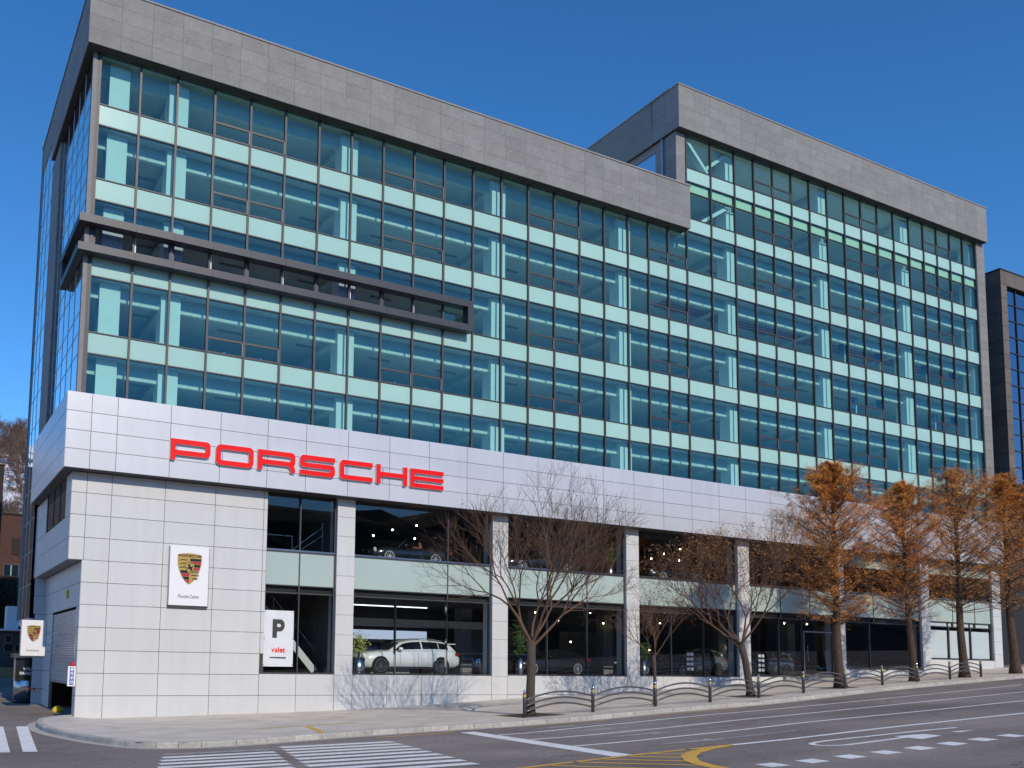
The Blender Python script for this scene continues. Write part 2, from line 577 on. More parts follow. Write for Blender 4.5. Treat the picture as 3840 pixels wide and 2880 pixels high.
# kerb stones
outline = [(UX[i], UY[i]) for i in range(5, -1, -1)]+[(KX[i], KY[i]) for i in range(1, len(KX)) if KX[i] <= 75]
dense = []
for (x0, y0), (x1, y1) in zip(outline, outline[1:]):
    for i in range(20):
        dense.append(Vector((x0+(x1-x0)*i/20, y0+(y1-y0)*i/20)))
sm = dense[:]
for _ in range(40):
    sm = [sm[0]]+[(sm[i-1]+sm[i]*2+sm[i+1])/4 for i in range(1, len(sm)-1)]+[sm[-1]]
dist = [0.]
for a, b in zip(sm, sm[1:]):
    dist.append(dist[-1]+(b-a).length)
def along(s):
    for i in range(len(sm)-1):
        if dist[i+1] >= s:
            t = (s-dist[i])/max(1e-6, dist[i+1]-dist[i])
            p = sm[i]+(sm[i+1]-sm[i])*t
            d = (sm[min(i+2, len(sm)-1)]-sm[max(i-1, 0)]).normalized()
            return p, Vector((d.y, -d.x))          # outward normal
    return sm[-1], Vector((0, -1))
kerb = struct(bpy.data.objects.new('kerb', None)); link(kerb)
s = 0
while s < dist[-1]-1.2:
    L = 1.0 if s > 16 else .6
    mb = MB()
    pr = []
    for q in (s+.008, s+L/2, s+L-.008):
        p, nn = along(q)
        zt = ground(p.x, p.y)+.158+random.uniform(-.004, .004)
        pr.append((p, nn, zt))
    rows = []
    for p, nn, zt in pr:
        zb = ground(p.x, p.y)-.1
        rows.append([Vector((*(p-nn*.17), zb)), Vector((*(p-nn*.17), zt)), Vector((*(p-nn*-.015), zt)), Vector((*(p+nn*.04), zt-.035)), Vector((*(p+nn*.05), zb))])
    for r_ in rows:
        mb.v += r_
    for i in range(2):
        for j in range(4):
            mb.f.append((i*5+j, (i+1)*5+j, (i+1)*5+j+1, i*5+j+1))
    mb.f.append((0, 1, 2, 3, 4)); mb.f.append((14, 13, 12, 11, 10))
    mb.build('kerb_stone', 'kerb', kerb)
    s += L
# gutter strip beside the kerb
v, f = [], []
ss = frange(0.4, dist[-1]-1.2, .5)
for i, q in enumerate(ss):
    p, nn = along(q)
    a = p+nn*.05; b = p+nn*(.36 if q > 4 else .15+.05*q)
    v += [(a.x, a.y, ground(a.x, a.y)+.006), (b.x, b.y, ground(b.x, b.y)+.004)]
    if i:
        f.append((2*i-2, 2*i-1, 2*i+1, 2*i))
struct(mesh('gutter', v, f, 'gutter', road))

# ------------------------------------------------------------------ painted markings (parts of the road)
def strip(name, pts, w, mat, dz=.006, parent=road, zf=ground, step=1.0):
    P = []
    for (x0, y0), (x1, y1) in zip(pts, pts[1:]):
        L = math.hypot(x1-x0, y1-y0)
        n_ = max(1, int(L/step))
        for i in range(n_):
            P.append(Vector((x0+(x1-x0)*i/n_, y0+(y1-y0)*i/n_)))
    P.append(Vector(pts[-1]))
    v, f = [], []
    for i, p in enumerate(P):
        d = (P[min(i+1, len(P)-1)]-P[max(i-1, 0)]).normalized()
        nn = Vector((-d.y, d.x))*w/2
        for q in (p+nn, p-nn):
            v.append((q.x, q.y, zf(q.x, q.y)+dz))
        if i:
            f.append((2*i-2, 2*i-1, 2*i+1, 2*i))
    return mesh(name, v, f, mat, parent)
def patch(name, pts, mat, dz=.006, parent=road, zf=ground):
    return mesh(name, [(x, y, zf(x, y)+dz) for x, y in pts], [tuple(range(len(pts)))], mat, parent)
# crosswalk, two blocks
for i in range(9):
    y = -14.95-.74*i
    xl = 3.0+(y+15.9)*.235; xr = 6.72+(y+14.7)*.15
    strip('crosswalk_stripe', [(max(xl, 1.5), y), (xr, y+.07)], .40, 'paint_white')
for i in range(8):
    y = -15.35-.70*i
    xl = -.15+(y+15.8)*.29; xr = 2.62+(y+16.28)*.24
    strip('crosswalk_stripe', [(xl, y), (xr, y+.02)], .36, 'paint_white' if i else 'paint_white_worn')
# crosswalk across the side lane
for (a, b, c, d) in [((-2.2, -3.2), (-1.82, -3.2), (-2.72, -13.2), (-3.06, -13.1)), ((-2.98, -2.95), (-2.6, -3.0), (-3.36, -13.1), (-3.72, -13.0)), ((-3.8, -2.8), (-3.42, -2.85), (-4.05, -13.0), (-4.4, -12.9))]:
    patch('crosswalk_stripe', [a, b, c, d], 'paint_white')
# stop line, lanes
patch('stop_line', [(9.95, -13.2), (10.5, -13.2), (10.05, -21.3), (9.4, -21.3)], 'paint_white')
strip('lane_line', [(10.4, -14.75), (15, -14.1), (23, -13.95), (30.5, -13.35), (43.4, -12.1)], .15, 'paint_white')
strip('lane_line', [(10.35, -16.5), (15, -16.3), (21, -16.2), (28, -15.7), (38.2, -15.1), (70, -13.2)], .15, 'paint_white')
strip('lane_line', [(10.2, -18.75), (14, -18.5), (18, -18.45), (25, -18.3), (33, -18.0), (70, -16.6)], .16, 'paint_white')
strip('lane_line', [(13.6, -21.1), (19.4, -21.2), (27.3, -21.1), (70, -20.6)], .2, 'paint_white')
for yy, x0, x1, x2 in ((-13.55, 12.4, 14.4, 17.0), (-15.25, 12.7, 14.6, 17.5), (-17.33, 12.0, 14.8, 17.9), (-19.8, 11.9, 14.4, 17.8)):
    # straight arrows: shaft and head
    strip('lane_arrow', [(x1-.1, yy), (x2, yy+.03)], .15, 'paint_white_worn')
    patch('lane_arrow_head', [(x0, yy), (x1, yy-.28), (x1, yy+.28)], 'paint_white_worn')
# U-turn arrow
strip('turn_arrow', [(21.3, -22.5), (18, -22.25), (16.2, -22.1)]+[(15.9-.75*math.sin(R(a)), -22.58+.47*math.cos(R(a))) for a in range(10, 180, 17)]+[(16.2, -23.06), (18.3, -23.05)], .17, 'paint_white')
patch('turn_arrow_head', [(18.1, -22.7), (21.0, -23.2), (18.0, -23.6)], 'paint_white')
# yellow island
strip('island_line', [(4.2, -22.5), (6.2, -22.1), (7.9, -21.7), (9.8, -21.4), (12.1, -21.1), (13.65, -21.1)], .17, 'paint_yellow', .009)
strip('island_line', [(13.4, -21.14), (12.6, -21.3), (11.6, -21.75), (10.8, -22.4), (10.25, -23.1), (9.9, -23.9), (9.75, -24.6)], .36, 'paint_yellow', .012, step=.4)
for a, b in (((10.6, -21.35), (11.3, -22.0)), ((9.75, -21.5), (10.75, -22.5)), ((8.85, -21.65), (10.25, -23.1)), ((8.0, -21.8), (9.9, -23.8)), ((7.05, -22.0), (9.6, -24.7)), ((5.9, -22.2), (8.6, -25.2))):
    strip('island_hatch', [a, b], .15, 'paint_yellow', .006)
for i in range(9):
    x = 10.85+1.28*i
    patch('dotted_mark', [(x, -24.85-.02*i), (x+.6, -24.85-.02*i), (x+.68, -24.3-.02*i), (x+.08, -24.3-.02*i)], 'paint_white')
strip('edge_line', [(6.9, -13.35), (9.9, -12.95)], .13, 'paint_yellow')
strip('edge_line', [(13.2, -12.7), (16.2, -12.68)], .1, 'paint_yellow')
strip('edge_line', [(18.6, -12.7), (23.5, -12.55)], .1, 'paint_yellow')
for x, y in ((7.9, -21.75), (9.8, -21.45), (12.0, -21.15), (11.2, -22.4)):
    part('road_stud', road, 'steel', x-.05, x+.05, y-.06, y+.06, ground(x, y)-.01, ground(x, y)+.022)
# yellow line on the pavement
strip('pavement_line', [(4.3, -9.6), (6.3, -9.2), (8.45, -8.5)], .14, 'paint_yellow', .006, walk, walk_z)
strip('pavement_line', [(6.25, -9.3), (5.75, -11.6), (5.4, -12.6)], .2, 'paint_yellow', .006, walk, walk_z, .4)

# ================================================================== OFFICE BUILDING
B = thing('office_building', 'long seven storey building with teal glass upper floors over a white showroom', 'building')
XM = [0, 1.68, 3.26, 4.93, 6.6, 8.27, 9.94, 11.62, 13.32, 15.03, 16.74, 18.46, 20.18, 21.88, 23.58, 25.28, 26.98, 28.7, 30.22, 31.72, 33.2,
      35.2, 37.2, 38.87, 40.56, 42.26, 43.94, 45.62, 47.32, 49.02, 50.72, 52.42, 54.12, 55.72, 57.25, 58.79, 60.33, 61.87]
SP = [(14.82, 15.72), (18.10, 19.02), (21.39, 22.30), (24.65, 25.56), (27.97, 28.80), (31.05, 31.90)]     # spandrel rows
Z0G, ZTL, ZTR = 12.5, 27.80, 33.95
NL = 20                                   # mullions of the lower, left block
AWN = {c for b in range(-1, 8) for c in (3+5*b, 4+5*b)} | {18, 19}
AWN -= {-2, -1}
RE = 62.9
# --- interior structure
for i, (a, b) in enumerate(SP):
    x0 = -.1 if i < 4 else 33.0
    part('floor_slab', B, 'slab', x0, RE-.15, .14, 15.4, a+.06, b-.03)
    part('ceiling', B, 'ceiling', x0, RE-.2, .16, 15.3, a-.02, a+.055)
part('floor_slab', B, 'slab', -.1, RE-.15, .14, 15.4, 12.2, 12.6)
part('roof_slab', B, 'slab', -.1, 33.3, .14, 15.4, 27.9, 28.3)
part('ceiling', B, 'ceiling', -.1, 33.3, .16, 15.3, 27.78, 27.88)
part('roof_slab', B, 'slab', 32.6, RE-.15, .14, 15.4, 34.0, 34.3)
part('ceiling', B, 'column', 32.7, RE-.2, .16, 15.3, 33.88, 33.98)  # paler colour stands in for light on the top storey ceiling
ceil_z = [14.80, 18.08, 21.37, 24.63, 27.76]
COLX = [.9, 3.45, 11.72, 20.3, 28.82, 37.32, 45.74, 54.24, 62.2]
for c in COLX:
    top = 27.8 if c < 32 else 33.9
    part('column', B, 'column', c-.42, c+.42, .40, 1.2, 12.4, top)
    if 3 < c < 62:
        part('column', B, 'column', c-.36, c+.36, 8.2, 8.9, 12.4, top)
    for zc in ceil_z+([27.95, 31.03, 33.86] if c > 32 else []):
        if c > 1:
            part('cross_beam', B, 'ceiling', c-.2, c+.2, 1.2, 12.4, zc-.28, zc)
for i, zc in enumerate(ceil_z+[27.95, 31.03, 33.86]):
    xa, xb = (-.1, 33) if zc < 27.9 and i == 4 else (-.1, RE-.2) if i < 4 else (33.2, RE-.2)
    if i == 4:
        part('edge_beam', B, 'ceiling', -.1, 33.0, .74, .94, zc-.60, zc)
        continue
    if i in (6, 7):
        continue
    part('edge_beam', B, 'ceiling', xa, xb, .74, .88, zc-.52, zc)
    part('beam_lit_strip', B, 'beam', xa, xb, .70, .90, zc-.64, zc-.521)  # sunlit foot of the beam as a paler strip, unlit part above darker
    if i == 3:
        for k in range(3):
            part('sprinkler_pipe', B, 'pipe_red', 33.4 if i != 2 else 34, 61, 2.2+.35*k, 2.3+.35*k, zc-.25, zc-.15)
    # ceiling light battens
    for c in range(3, 60, 4):
        if i == 5 and c < 34:
            continue
        part('ceiling_batten', B, 'int_mid', c-.6, c+.6, 3.4, 3.5, zc-.1, zc-.03)
part('back_wall', B, 'office_wall', -.1, 33, 12.4, 12.6, 12.6, 27.8)
part('back_wall', B, 'office_wall', 33, RE-.2, 12.4, 12.6, 12.6, 34)
part('end_wall', B, 'office_wall', RE-.35, RE-.2, .6, 12.4, 12.6, 34)
part('core_wall', B, 'office_wall', 14.5, 24, 7.5, 12, 12.6, 27.7)
part('core_wall', B, 'office_wall', 40, 44, 7.5, 12, 12.6, 33.8)
# --- curtain wall: front
def frame4(name, x0, x1, z0, z1, y0, y1, w, mat, parent):
    mb = MB()
    mb.box(x0, x1, y0, y1, z0, z0+w); mb.box(x0, x1, y0, y1, z1-w, z1)
    mb.box(x0, x0+w, y0, y1, z0+w, z1-w); mb.box(x1-w, x1, y0, y1, z0+w, z1-w)
    return mb.build(name, mat, parent)
hm_ = .035
for c in range(len(XM)-1):
    x0, x1 = XM[c]+hm_, XM[c+1]-hm_
    left = c < NL
    rows = SP[:4] if left else SP
    top = ZTL if left else ZTR
    for a, b in rows:
        part('spandrel_panel', B, 'spandrel', x0, x1, .012, .05, a+.02, b-.02)
    zs = [Z0G]+[q for ab in rows for q in ab]+[top]
    for r in range(0, len(zs), 2):
        za, zb = zs[r], zs[r+1]
        if x1 < 18.3 and 19 < za < 19.1:          # behind the dark frame: a clear strip window
            part('window_pane', B, 'glass_strip', x0, x1, .02, .034, 19.03, 20.24)
            part('window_pane', B, 'glass_teal', x0, x1, .02, .034, 20.3, zb)
            part('transom', B, 'mullion', x0, x1, -.02, .05, 20.24, 20.3)
            if c % 2:
                part('strip_mullion', B, 'sign_white', x0+.02, x0+.07, -.03, .015, 19.2, 20.15)
            else:
                part('strip_mullion', B, 'mullion', x0-.12, x0+.1, -.03, .015, 19.2, 20.15)
            continue
        if c in AWN and r:
            h = za+.66
            part('window_pane', B, 'glass_teal', x0, x1, .02, .034, h+.05, zb)
            fr = frame4('awning_frame', x0, x1, za+.01, h, -.035, .03, .045, 'mullion', B)
            part('awning_pane', fr, 'glass_teal', x0+.05, x1-.05, .0, .014, za+.06, h-.05)
            part('awning_edge', fr, 'int_white', x1-.02, x1+.004, -.045, -.036, za+.05, h-.03)
            part('awning_handle', fr, 'chrome', (x0+x1)/2-.03, (x0+x1)/2+.03, .04, .06, za+.07, za+.13)
            part('transom', B, 'mullion', x0, x1, -.025, .05, h+.003, h+.05)
        else:
            part('window_pane', B, 'glass_teal', x0, x1, .02, .034, za, zb)
for i, x in enumerate(XM):
    top = ZTL if i < NL else ZTR
    w = .045
    mb = MB()
    zz = [Z0G]+[b for a, b in SP if b < top]+[top]
    prev = Z0G
    for q in zz[1:]:
        mb.box(x-w, x+w, -.085, .06, prev+.006, q-.006)
        prev = q
    mb.build('mullion', 'mullion', B)
for i, (a, b) in enumerate(SP):
    x0 = 0 if i < 4 else 33.2
    for q in (a, b):
        part('transom', B, 'mullion', x0, 61.87, -.03, .055, q-.024, q+.024)
# corner post, grey
part('corner_post', B, 'mullion', -.29, -.035, -.055, .26, 12.5, 27.8)
part('corner_post_cover', B, 'stone_dark', -.30, -.13, -.075, -.056, 12.5, 27.8)
# cream blind boxes on the storey under the top of the right block
for c in range(NL, len(XM)-1):
    part('blind_box', B, 'cream', XM[c]+.12, XM[c+1]-.1, .1, .3, 30.45, 31.02)
    part('transom', B, 'mullion', XM[c]+hm_, XM[c+1]-hm_, -.03, .06, 30.36, 30.42)
# steel cross bracing in the first panes of the right block
mb = MB()
for (p, q) in (((33.3, .3, 33.8), (36.6, .3, 30.6)), ((33.3, .62, 30.9), (36.9, .62, 33.8)), ((33.6, .42, 28.2), (36.9, .42, 30.4))):
    mb.bar(p, q, .42, .2)
mb.build('cross_brace', 'column', B)
# end pier of the right block, stone courses
for i, z in enumerate(frange(2.2, 33.9, .62)[:-1]):
    part('pier_stone', B, 'stone', 61.93, 62.88, -.1, .5, z+.005, z+.615)
part('pier_core', B, 'joint', 61.97, 62.84, -.06, .46, 2.2, 33.9)
part('right_wall', B, 'stone_dark', 62.7, 62.86, .5, 16, 2, 34)
# --- stone parapets
def stones(name, x0, x1, y, z0, z1, step, rows, axis='x', mat='stone', d=.04, sign=-1, stag=True):
    h = (z1-z0)/rows
    for r in range(rows):
        off = step/2 if (r % 2 and stag) else 0
        edges = [x0]
        q = x0+step-off
        while q < x1-.3:
            edges.append(q)
            q += step
        edges.append(x1)
        for a, b in zip(edges, edges[1:]):
            jz = random.uniform(0, .004)
            if axis == 'x':
                part(name, B, mat, a+.004, b-.004, y-jz, y+d, z0+r*h+.004, z0+(r+1)*h-.004)
            else:
                part(name, B, mat, y-jz, y+d, a+.004, b-.004, z0+r*h+.004, z0+(r+1)*h-.004)
part('parapet_core', B, 'joint', -.565, 32.91, -.565, -.1, 27.79, 30.31)
part('parapet_core', B, 'joint', -.565, -.1, -.1, 10.2, 27.79, 30.31)
stones('parapet_stone', -.60, 32.95, -.60, 27.76, 30.33, 1.29, 4, stag=False)
stones('parapet_stone', -.555, 10.2, -.60, 27.76, 30.33, 1.29, 4, 'y', 'stone_dark', stag=False)
part('parapet_coping', B, 'stone_dark', -.64, 33.0, -.64, -.05, 30.34, 30.42)
part('parapet_coping', B, 'stone_dark', -.64, -.05, -.05, 10.25, 30.34, 30.42)
part('parapet_soffit', B, 'joint', -.55, 32.9, -.555, -.09, 27.74, 27.785)
part('parapet_soffit', B, 'joint', -.55, -.3, -.09, 10.1, 27.74, 27.785)
part('parapet_end', B, 'stone_dark', 32.915, 32.95, -.555, 4, 27.77, 30.33)
# right block, front and left return
part('parapet_core', B, 'joint', 32.29, 62.66, -.465, -.02, 33.93, 36.47)
part('parapet_core', B, 'joint', 32.29, 32.7, -.02, 12, 33.93, 36.47)
stones('parapet_stone', 32.25, 62.7, -.50, 33.9, 36.5, 1.27, 4, stag=False)
stones('parapet_stone', -.455, 1.75, 32.25, 33.9, 36.5, 1.1, 4, 'y', 'stone_dark', stag=False)
part('parapet_slab_panel', B, 'stone', 32.20, 32.28, 1.76, 13, 33.85, 36.5)
part('parapet_coping', B, 'stone_dark', 32.2, 62.75, -.54, .1, 36.51, 36.58)
part('parapet_coping', B, 'stone_dark', 32.15, 32.6, .1, 13, 36.51, 36.58)
part('parapet_soffit', B, 'joint', 32.3, 62.65, -.455, -.09, 33.88, 33.925)
for i, z in enumerate(frange(30.3, 33.88, .72)[:-1]):
    part('pier_stone', B, 'stone', 32.42, 33.12, -.06, .5, z+.004, z+.714)
    part('pier_stone', B, 'stone_dark', 32.45, 32.7, .51, 1.7, z+.004, z+.714)
part('pier_core', B, 'joint', 32.5, 33.1, 0, 1.65, 30.3, 33.9)
part('drain_pipe', B, 'chrome', 32.30, 32.40, .95, 1.05, 30.2, 33.85)
part('side_window_pane', B, 'glass_side', 32.5, 32.52, 1.75, 8, 30.3, 33.4)
part('side_window_head', B, 'stone_dark', 32.45, 32.7, 1.71, 10, 33.4, 33.9)
part('side_wall', B, 'stone_dark', 32.45, 32.7, 8, 13, 30.3, 33.4)
# --- dark projecting frame round the corner
for z0, z1 in ((20.10, 20.43), (18.88, 19.20)):
    ed = [-.6]+[x for x in XM[1:11]]+[17.86]
    for a, b in zip(ed, ed[1:]):
        part('canopy_panel', B, 'canopy', a+.004, b-.004, -.60, -.02, z0, z1)
    part('canopy_panel', B, 'canopy', 17.866, 18.18, -.60, -.09, z0, z1)
    for a, b in ((-.015, 1.5), (1.5, 3), (3, 4.35)):
        part('canopy_panel', B, 'canopy', -.60, -.30, a+.004, b-.004, z0, z1)
part('canopy_panel', B, 'canopy', 17.87, 18.17, -.597, -.09, 19.205, 20.095)
part('canopy_panel', B, 'canopy', -.59, -.3, 4.1, 4.34, 19.205, 20.095)
# --- left facade
YL = [.27, 1.8, 3.33, 4.86, 6.4, 7.9]
for a, b in zip(YL, YL[1:]):
    zs = [Z0G]+[q for ab in SP[:4] for q in ab]+[ZTL]
    zs = sorted(zs+[16.6, 19.9, 23.2, 26.5])
    for za, zb in zip(zs, zs[1:]):
        part('side_pane', B, 'glass_side', -.28, -.266, a+.03, b-.03, za+.02, zb-.02)
for y in YL[1:]:
    part('side_mullion', B, 'side_frame', -.297, -.20, y-.026, y+.026, Z0G, ZTL)
for z in [q for ab in SP[:4] for q in ab]+[16.6, 19.9, 23.2, 26.5]:
    part('side_transom', B, 'side_frame', -.292, -.22, .27, 7.9, z-.011, z+.011)
for z in frange(11.5, 27.74, 1.25)[:-1]:
    part('pier_stone', B, 'stone_dark', -.43, -.2, 7.95, 10.6, z+.005, z+1.24)
part('pier_core', B, 'joint', -.4, -.2, 8.0, 10.55, 11, 27.74)
YF = [10.62, 12.1, 13.6, 15.1]
for a, b in zip(YF, YF[1:]):
    zs = frange(4.4, 29.3, 1.66)
    for za, zb in zip(zs, zs[1:]):
        part('side_pane', B, 'glass_side', -.44, -.426, a+.03, b-.03, za+.02, zb-.02)
for y in YF[1:]:
    part('side_mullion', B, 'side_frame', -.458, -.36, y-.026, y+.026, 4.4, 29.3)
for z in frange(4.4, 29.3, 1.66):
    part('side_transom', B, 'side_frame', -.452, -.38, 10.62, 15.1, z-.011, z+.011)
part('rear_corner_post', B, 'stone_dark', -.5, -.2, 15.1, 15.35, 4.4, 30.9)
part('rear_parapet', B, 'stone_dark', -.47, -.2, 10.25, 15.3, 29.32, 30.9)
part('rear_parapet_coping', B, 'stone_dark', -.52, -.1, 10.26, 15.4, 30.905, 30.98)
part('rear_floor', B, 'slab', -.4, 12, 10.6, 15.3, 4.1, 4.38)
part('rear_wall', B, 'int_wall', .8, 1, 10.6, 15.3, 4.4, 29.2)
part('rear_back_wall', B, 'int_wall', -.2, 60, 15.4, 15.6, -.5, 27.8)
# --- white fascia band with the lettering
BZ = [9.90, 10.665, 11.43, 12.19, 12.95]
BX = [-.72, .23, 1.24, 3.39, 5.51, 7.62, 9.42, 11.47]
while BX[-1] < 61:
    BX.append(BX[-1]+2.114)
BX[-1] = 62.92
g_ = .010
for a, b in zip(BX, BX[1:]):
    for za, zb in zip(BZ, BZ[1:]):
        part('fascia_panel', B, 'band', a+g_, b-g_, -.72, -.68, za+g_, zb-g_)
BYL = [-.675, .9, 2.9, 4.9, 6.7, 8.3, 9.9]
for a, b in zip(BYL, BYL[1:]):
    for za, zb in zip(BZ, BZ[1:]):
        part('fascia_panel', B, 'band', -.72, -.68, a+g_, b-g_, za+g_, zb-g_)
part('fascia_core', B, 'joint', -.69, 62.88, -.69, .1, 9.93, 12.92)
part('fascia_core', B, 'joint', -.69, 1, .1, 9.86, 9.93, 12.92)
part('fascia_top', B, 'band', -.70, 62.9, -.7, .11, 12.925, 12.96)
part('fascia_soffit', B, 'mullion', -.68, 62.86, -.68, .1, 9.885, 9.925)
part('fascia_soffit', B, 'mullion', -.68, 1, .1, 9.8, 9.885, 9.925)
# --- white panel wall at the corner
CZ = [9.87, 9.04, 8.15, 7.24, 6.335, 5.445, 4.555, 3.65, 2.735, 1.83, .94]
CXP = [.28, 1.26, 3.42, 5.57, 7.75]
def wall_panel(x0, x1, z0, z1, y=-.10, d=.04, name='wall_panel', mat='panel'):
    return part(name, B, mat, x0+g_, x1-g_, y, y+d, z0+g_, z1-g_)
for i, (zt, zb) in enumerate(zip(CZ, CZ[1:]+[-.25])):
    cols = ([-.30, .28] if i < 4 else [.22])+[x for x in CXP if i < 4 or x > .3] + [7.93]
    cols = sorted(set(cols))
    if i >= 4:
        cols = [.22]+[x for x in CXP if x > .3]+[7.93]
    for a, b in zip(cols, cols[1:]):
        if i >= 8 and a > 7.7:
            continue
        wall_panel(a, b, zb, zt)
part('wall_core', B, 'joint', -.27, 7.92, -.075, .3, 6.36, 9.88)
part('wall_core', B, 'joint', .25, 7.92, -.075, .3, -.3, 6.36)
# overhanging block, side
YO = [-.055, 1.3, 3.2, 5.1, 7.0, 8.9, 10.75]
for a, b in zip(YO, YO[1:]):
    for zt, zb in zip(CZ[:4], CZ[1:5]):
        if zt > 8.2 and zb < 9.5 and 1.2 < a < 7 and zb > 8.0:
            continue
        part('side_panel', B, 'panel', -.30, -.26, a+g_, b-g_, zb+g_, zt-g_)
part('side_core', B, 'joint', -.275, .4, -.06, 10.7, 6.36, 8.2)
part('side_core', B, 'joint', -.275, .4, 8.85, 10.7, 8.2, 9.88)
part('side_core', B, 'joint', -.275, .4, -.06, 1.3, 8.2, 9.88)
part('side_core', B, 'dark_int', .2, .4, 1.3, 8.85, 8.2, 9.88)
for a, b in zip(YO[1:5], YO[2:6]):
    part('side_window_pane', B, 'glass_side', -.25, -.236, a+.03, b-.03, 8.2, 9.86)
    part('side_window_mullion', B, 'mullion', -.28, -.22, b-.03, b+.03, 8.2, 9.86)
part('overhang_soffit', B, 'int_mid', -.28, .5, -.08, 10.72, 6.325, 6.355)
# garage side below the overhang
GZ = [6.3, 5.445, 4.5]
for zt, zb in zip(GZ, GZ[1:]):
    for a, b in ((-.055, 2.6), (2.6, 5.2), (5.2, 7.6), (7.6, 10.0)):
        part('side_panel', B, 'panel', .22, .26, a+g_, b-g_, zb+g_, zt-g_)
for zt, zb in zip(CZ[6:], CZ[7:]+[-.2]):
    part('side_panel', B, 'panel', .22, .26, -.055, .55, zb+g_, min(zt, 4.5)-g_)
    part('side_panel', B, 'panel', .22, .26, 7.3, 10.0, zb+g_, min(zt, 4.5)-g_)
    part('pier_panel', B, 'panel', -.22, .24, 10.0, 10.04, zb+g_, zt-g_)
for zt, zb in zip(CZ[3:6], CZ[4:7]):
    part('pier_panel', B, 'panel', -.30, .24, 10.0, 10.04, zb+g_, min(zt, 6.3)-g_)
part('side_core', B, 'joint', .24, .4, -.05, .55, -.3, 6.33)
part('side_core', B, 'joint', .24, .4, 7.3, 10.0, -.3, 6.33)
part('side_core', B, 'joint', .24, .4, .55, 7.3, 4.5, 6.33)
part('pier_core', B, 'joint', -.2, .4, 10.03, 10.4, -.3, 6.33)
# roller shutter, half raised
mb = MB()
for i in range(30):
    z = 1.42+i*.1
    b = len(mb.v)
    for y in (.58, 7.25):
        mb.v += [Vector((.30, y, z)), Vector((.272, y, z+.03)), Vector((.272, y, z+.07)), Vector((.30, y, z+.1))]
    mb.f += [(b+j, b+j+1, b+5+j, b+4+j) for j in range(3)]
sh = mb.build('roller_shutter', 'shutter', B)
part('shutter_rail', sh, 'steel', .22, .34, .55, .64, -.2, 4.5)
part('shutter_rail', sh, 'steel', .22, .34, 7.2, 7.3, -.2, 4.5)
part('shutter_foot', sh, 'steel', .25, .33, .64, 7.2, 1.36, 1.42)
part('garage_floor', B, 'int_floor', .3, 7, .3, 9.8, -.2, .06)
part('garage_wall', B, 'int_white', 1.6, 1.7, .3, 9.8, -.2, 4.6)
part('garage_wall', B, 'int_mid', .4, 1.6, 9.6, 9.8, -.2, 4.6)
part('garage_ceiling', B, 'int_mid', .4, 7, .3, 9.8, 4.6, 4.8)
part('wall_lamp', B, 'caliper', .14, .22, 2.8, 3.05, 4.95, 5.3)
# --- showroom: piers, glazing, plinth
PIERS = [(11.28, 12.18), (19.72, 20.66), (28.34, 29.24), (36.77, 37.71), (45.25, 46.1), (53.8, 54.7), (61.9, 62.9)]
for pa, pb in PIERS:
    zs = [z for z in CZ]+[-.2]
    for zt, zb in zip(zs, zs[1:]):
        if zt < ground(pb, 0)-.1:
            continue
        wall_panel(pa, pb, zb, zt, y=-.105, name='pier_panel')
    part('pier_core', B, 'panel', pa+.02, pb-.02, -.08, .75, -.3, 9.88)
def wx(px, py=2300, y=.1):
    return W(px, py, y).x
BAYS = [(7.93, 11.28, 1.93, [1124], [1117], []),
        (12.18, 19.72, 1.93, [1679], [1483, 1676], [1450, 1581, 1715]),
        (20.66, 28.34, 1.95, [2051, 2199], [2052, 2202], [2130, 2252]),
        (29.24, 36.77, 1.97, [2628], [2518, 2640], [2490, 2588, 2693]),
        (37.71, 45.25, 2.0, [2920, 3028], [2922, 3009], [2960, 3070]),
        (46.1, 53.8, 2.52, [3265], [3262], [3250, 3360]),
        (54.7, 61.9, 3.27, [3560, 3642], [3560, 3642], [3560, 3640])]
YG = .16
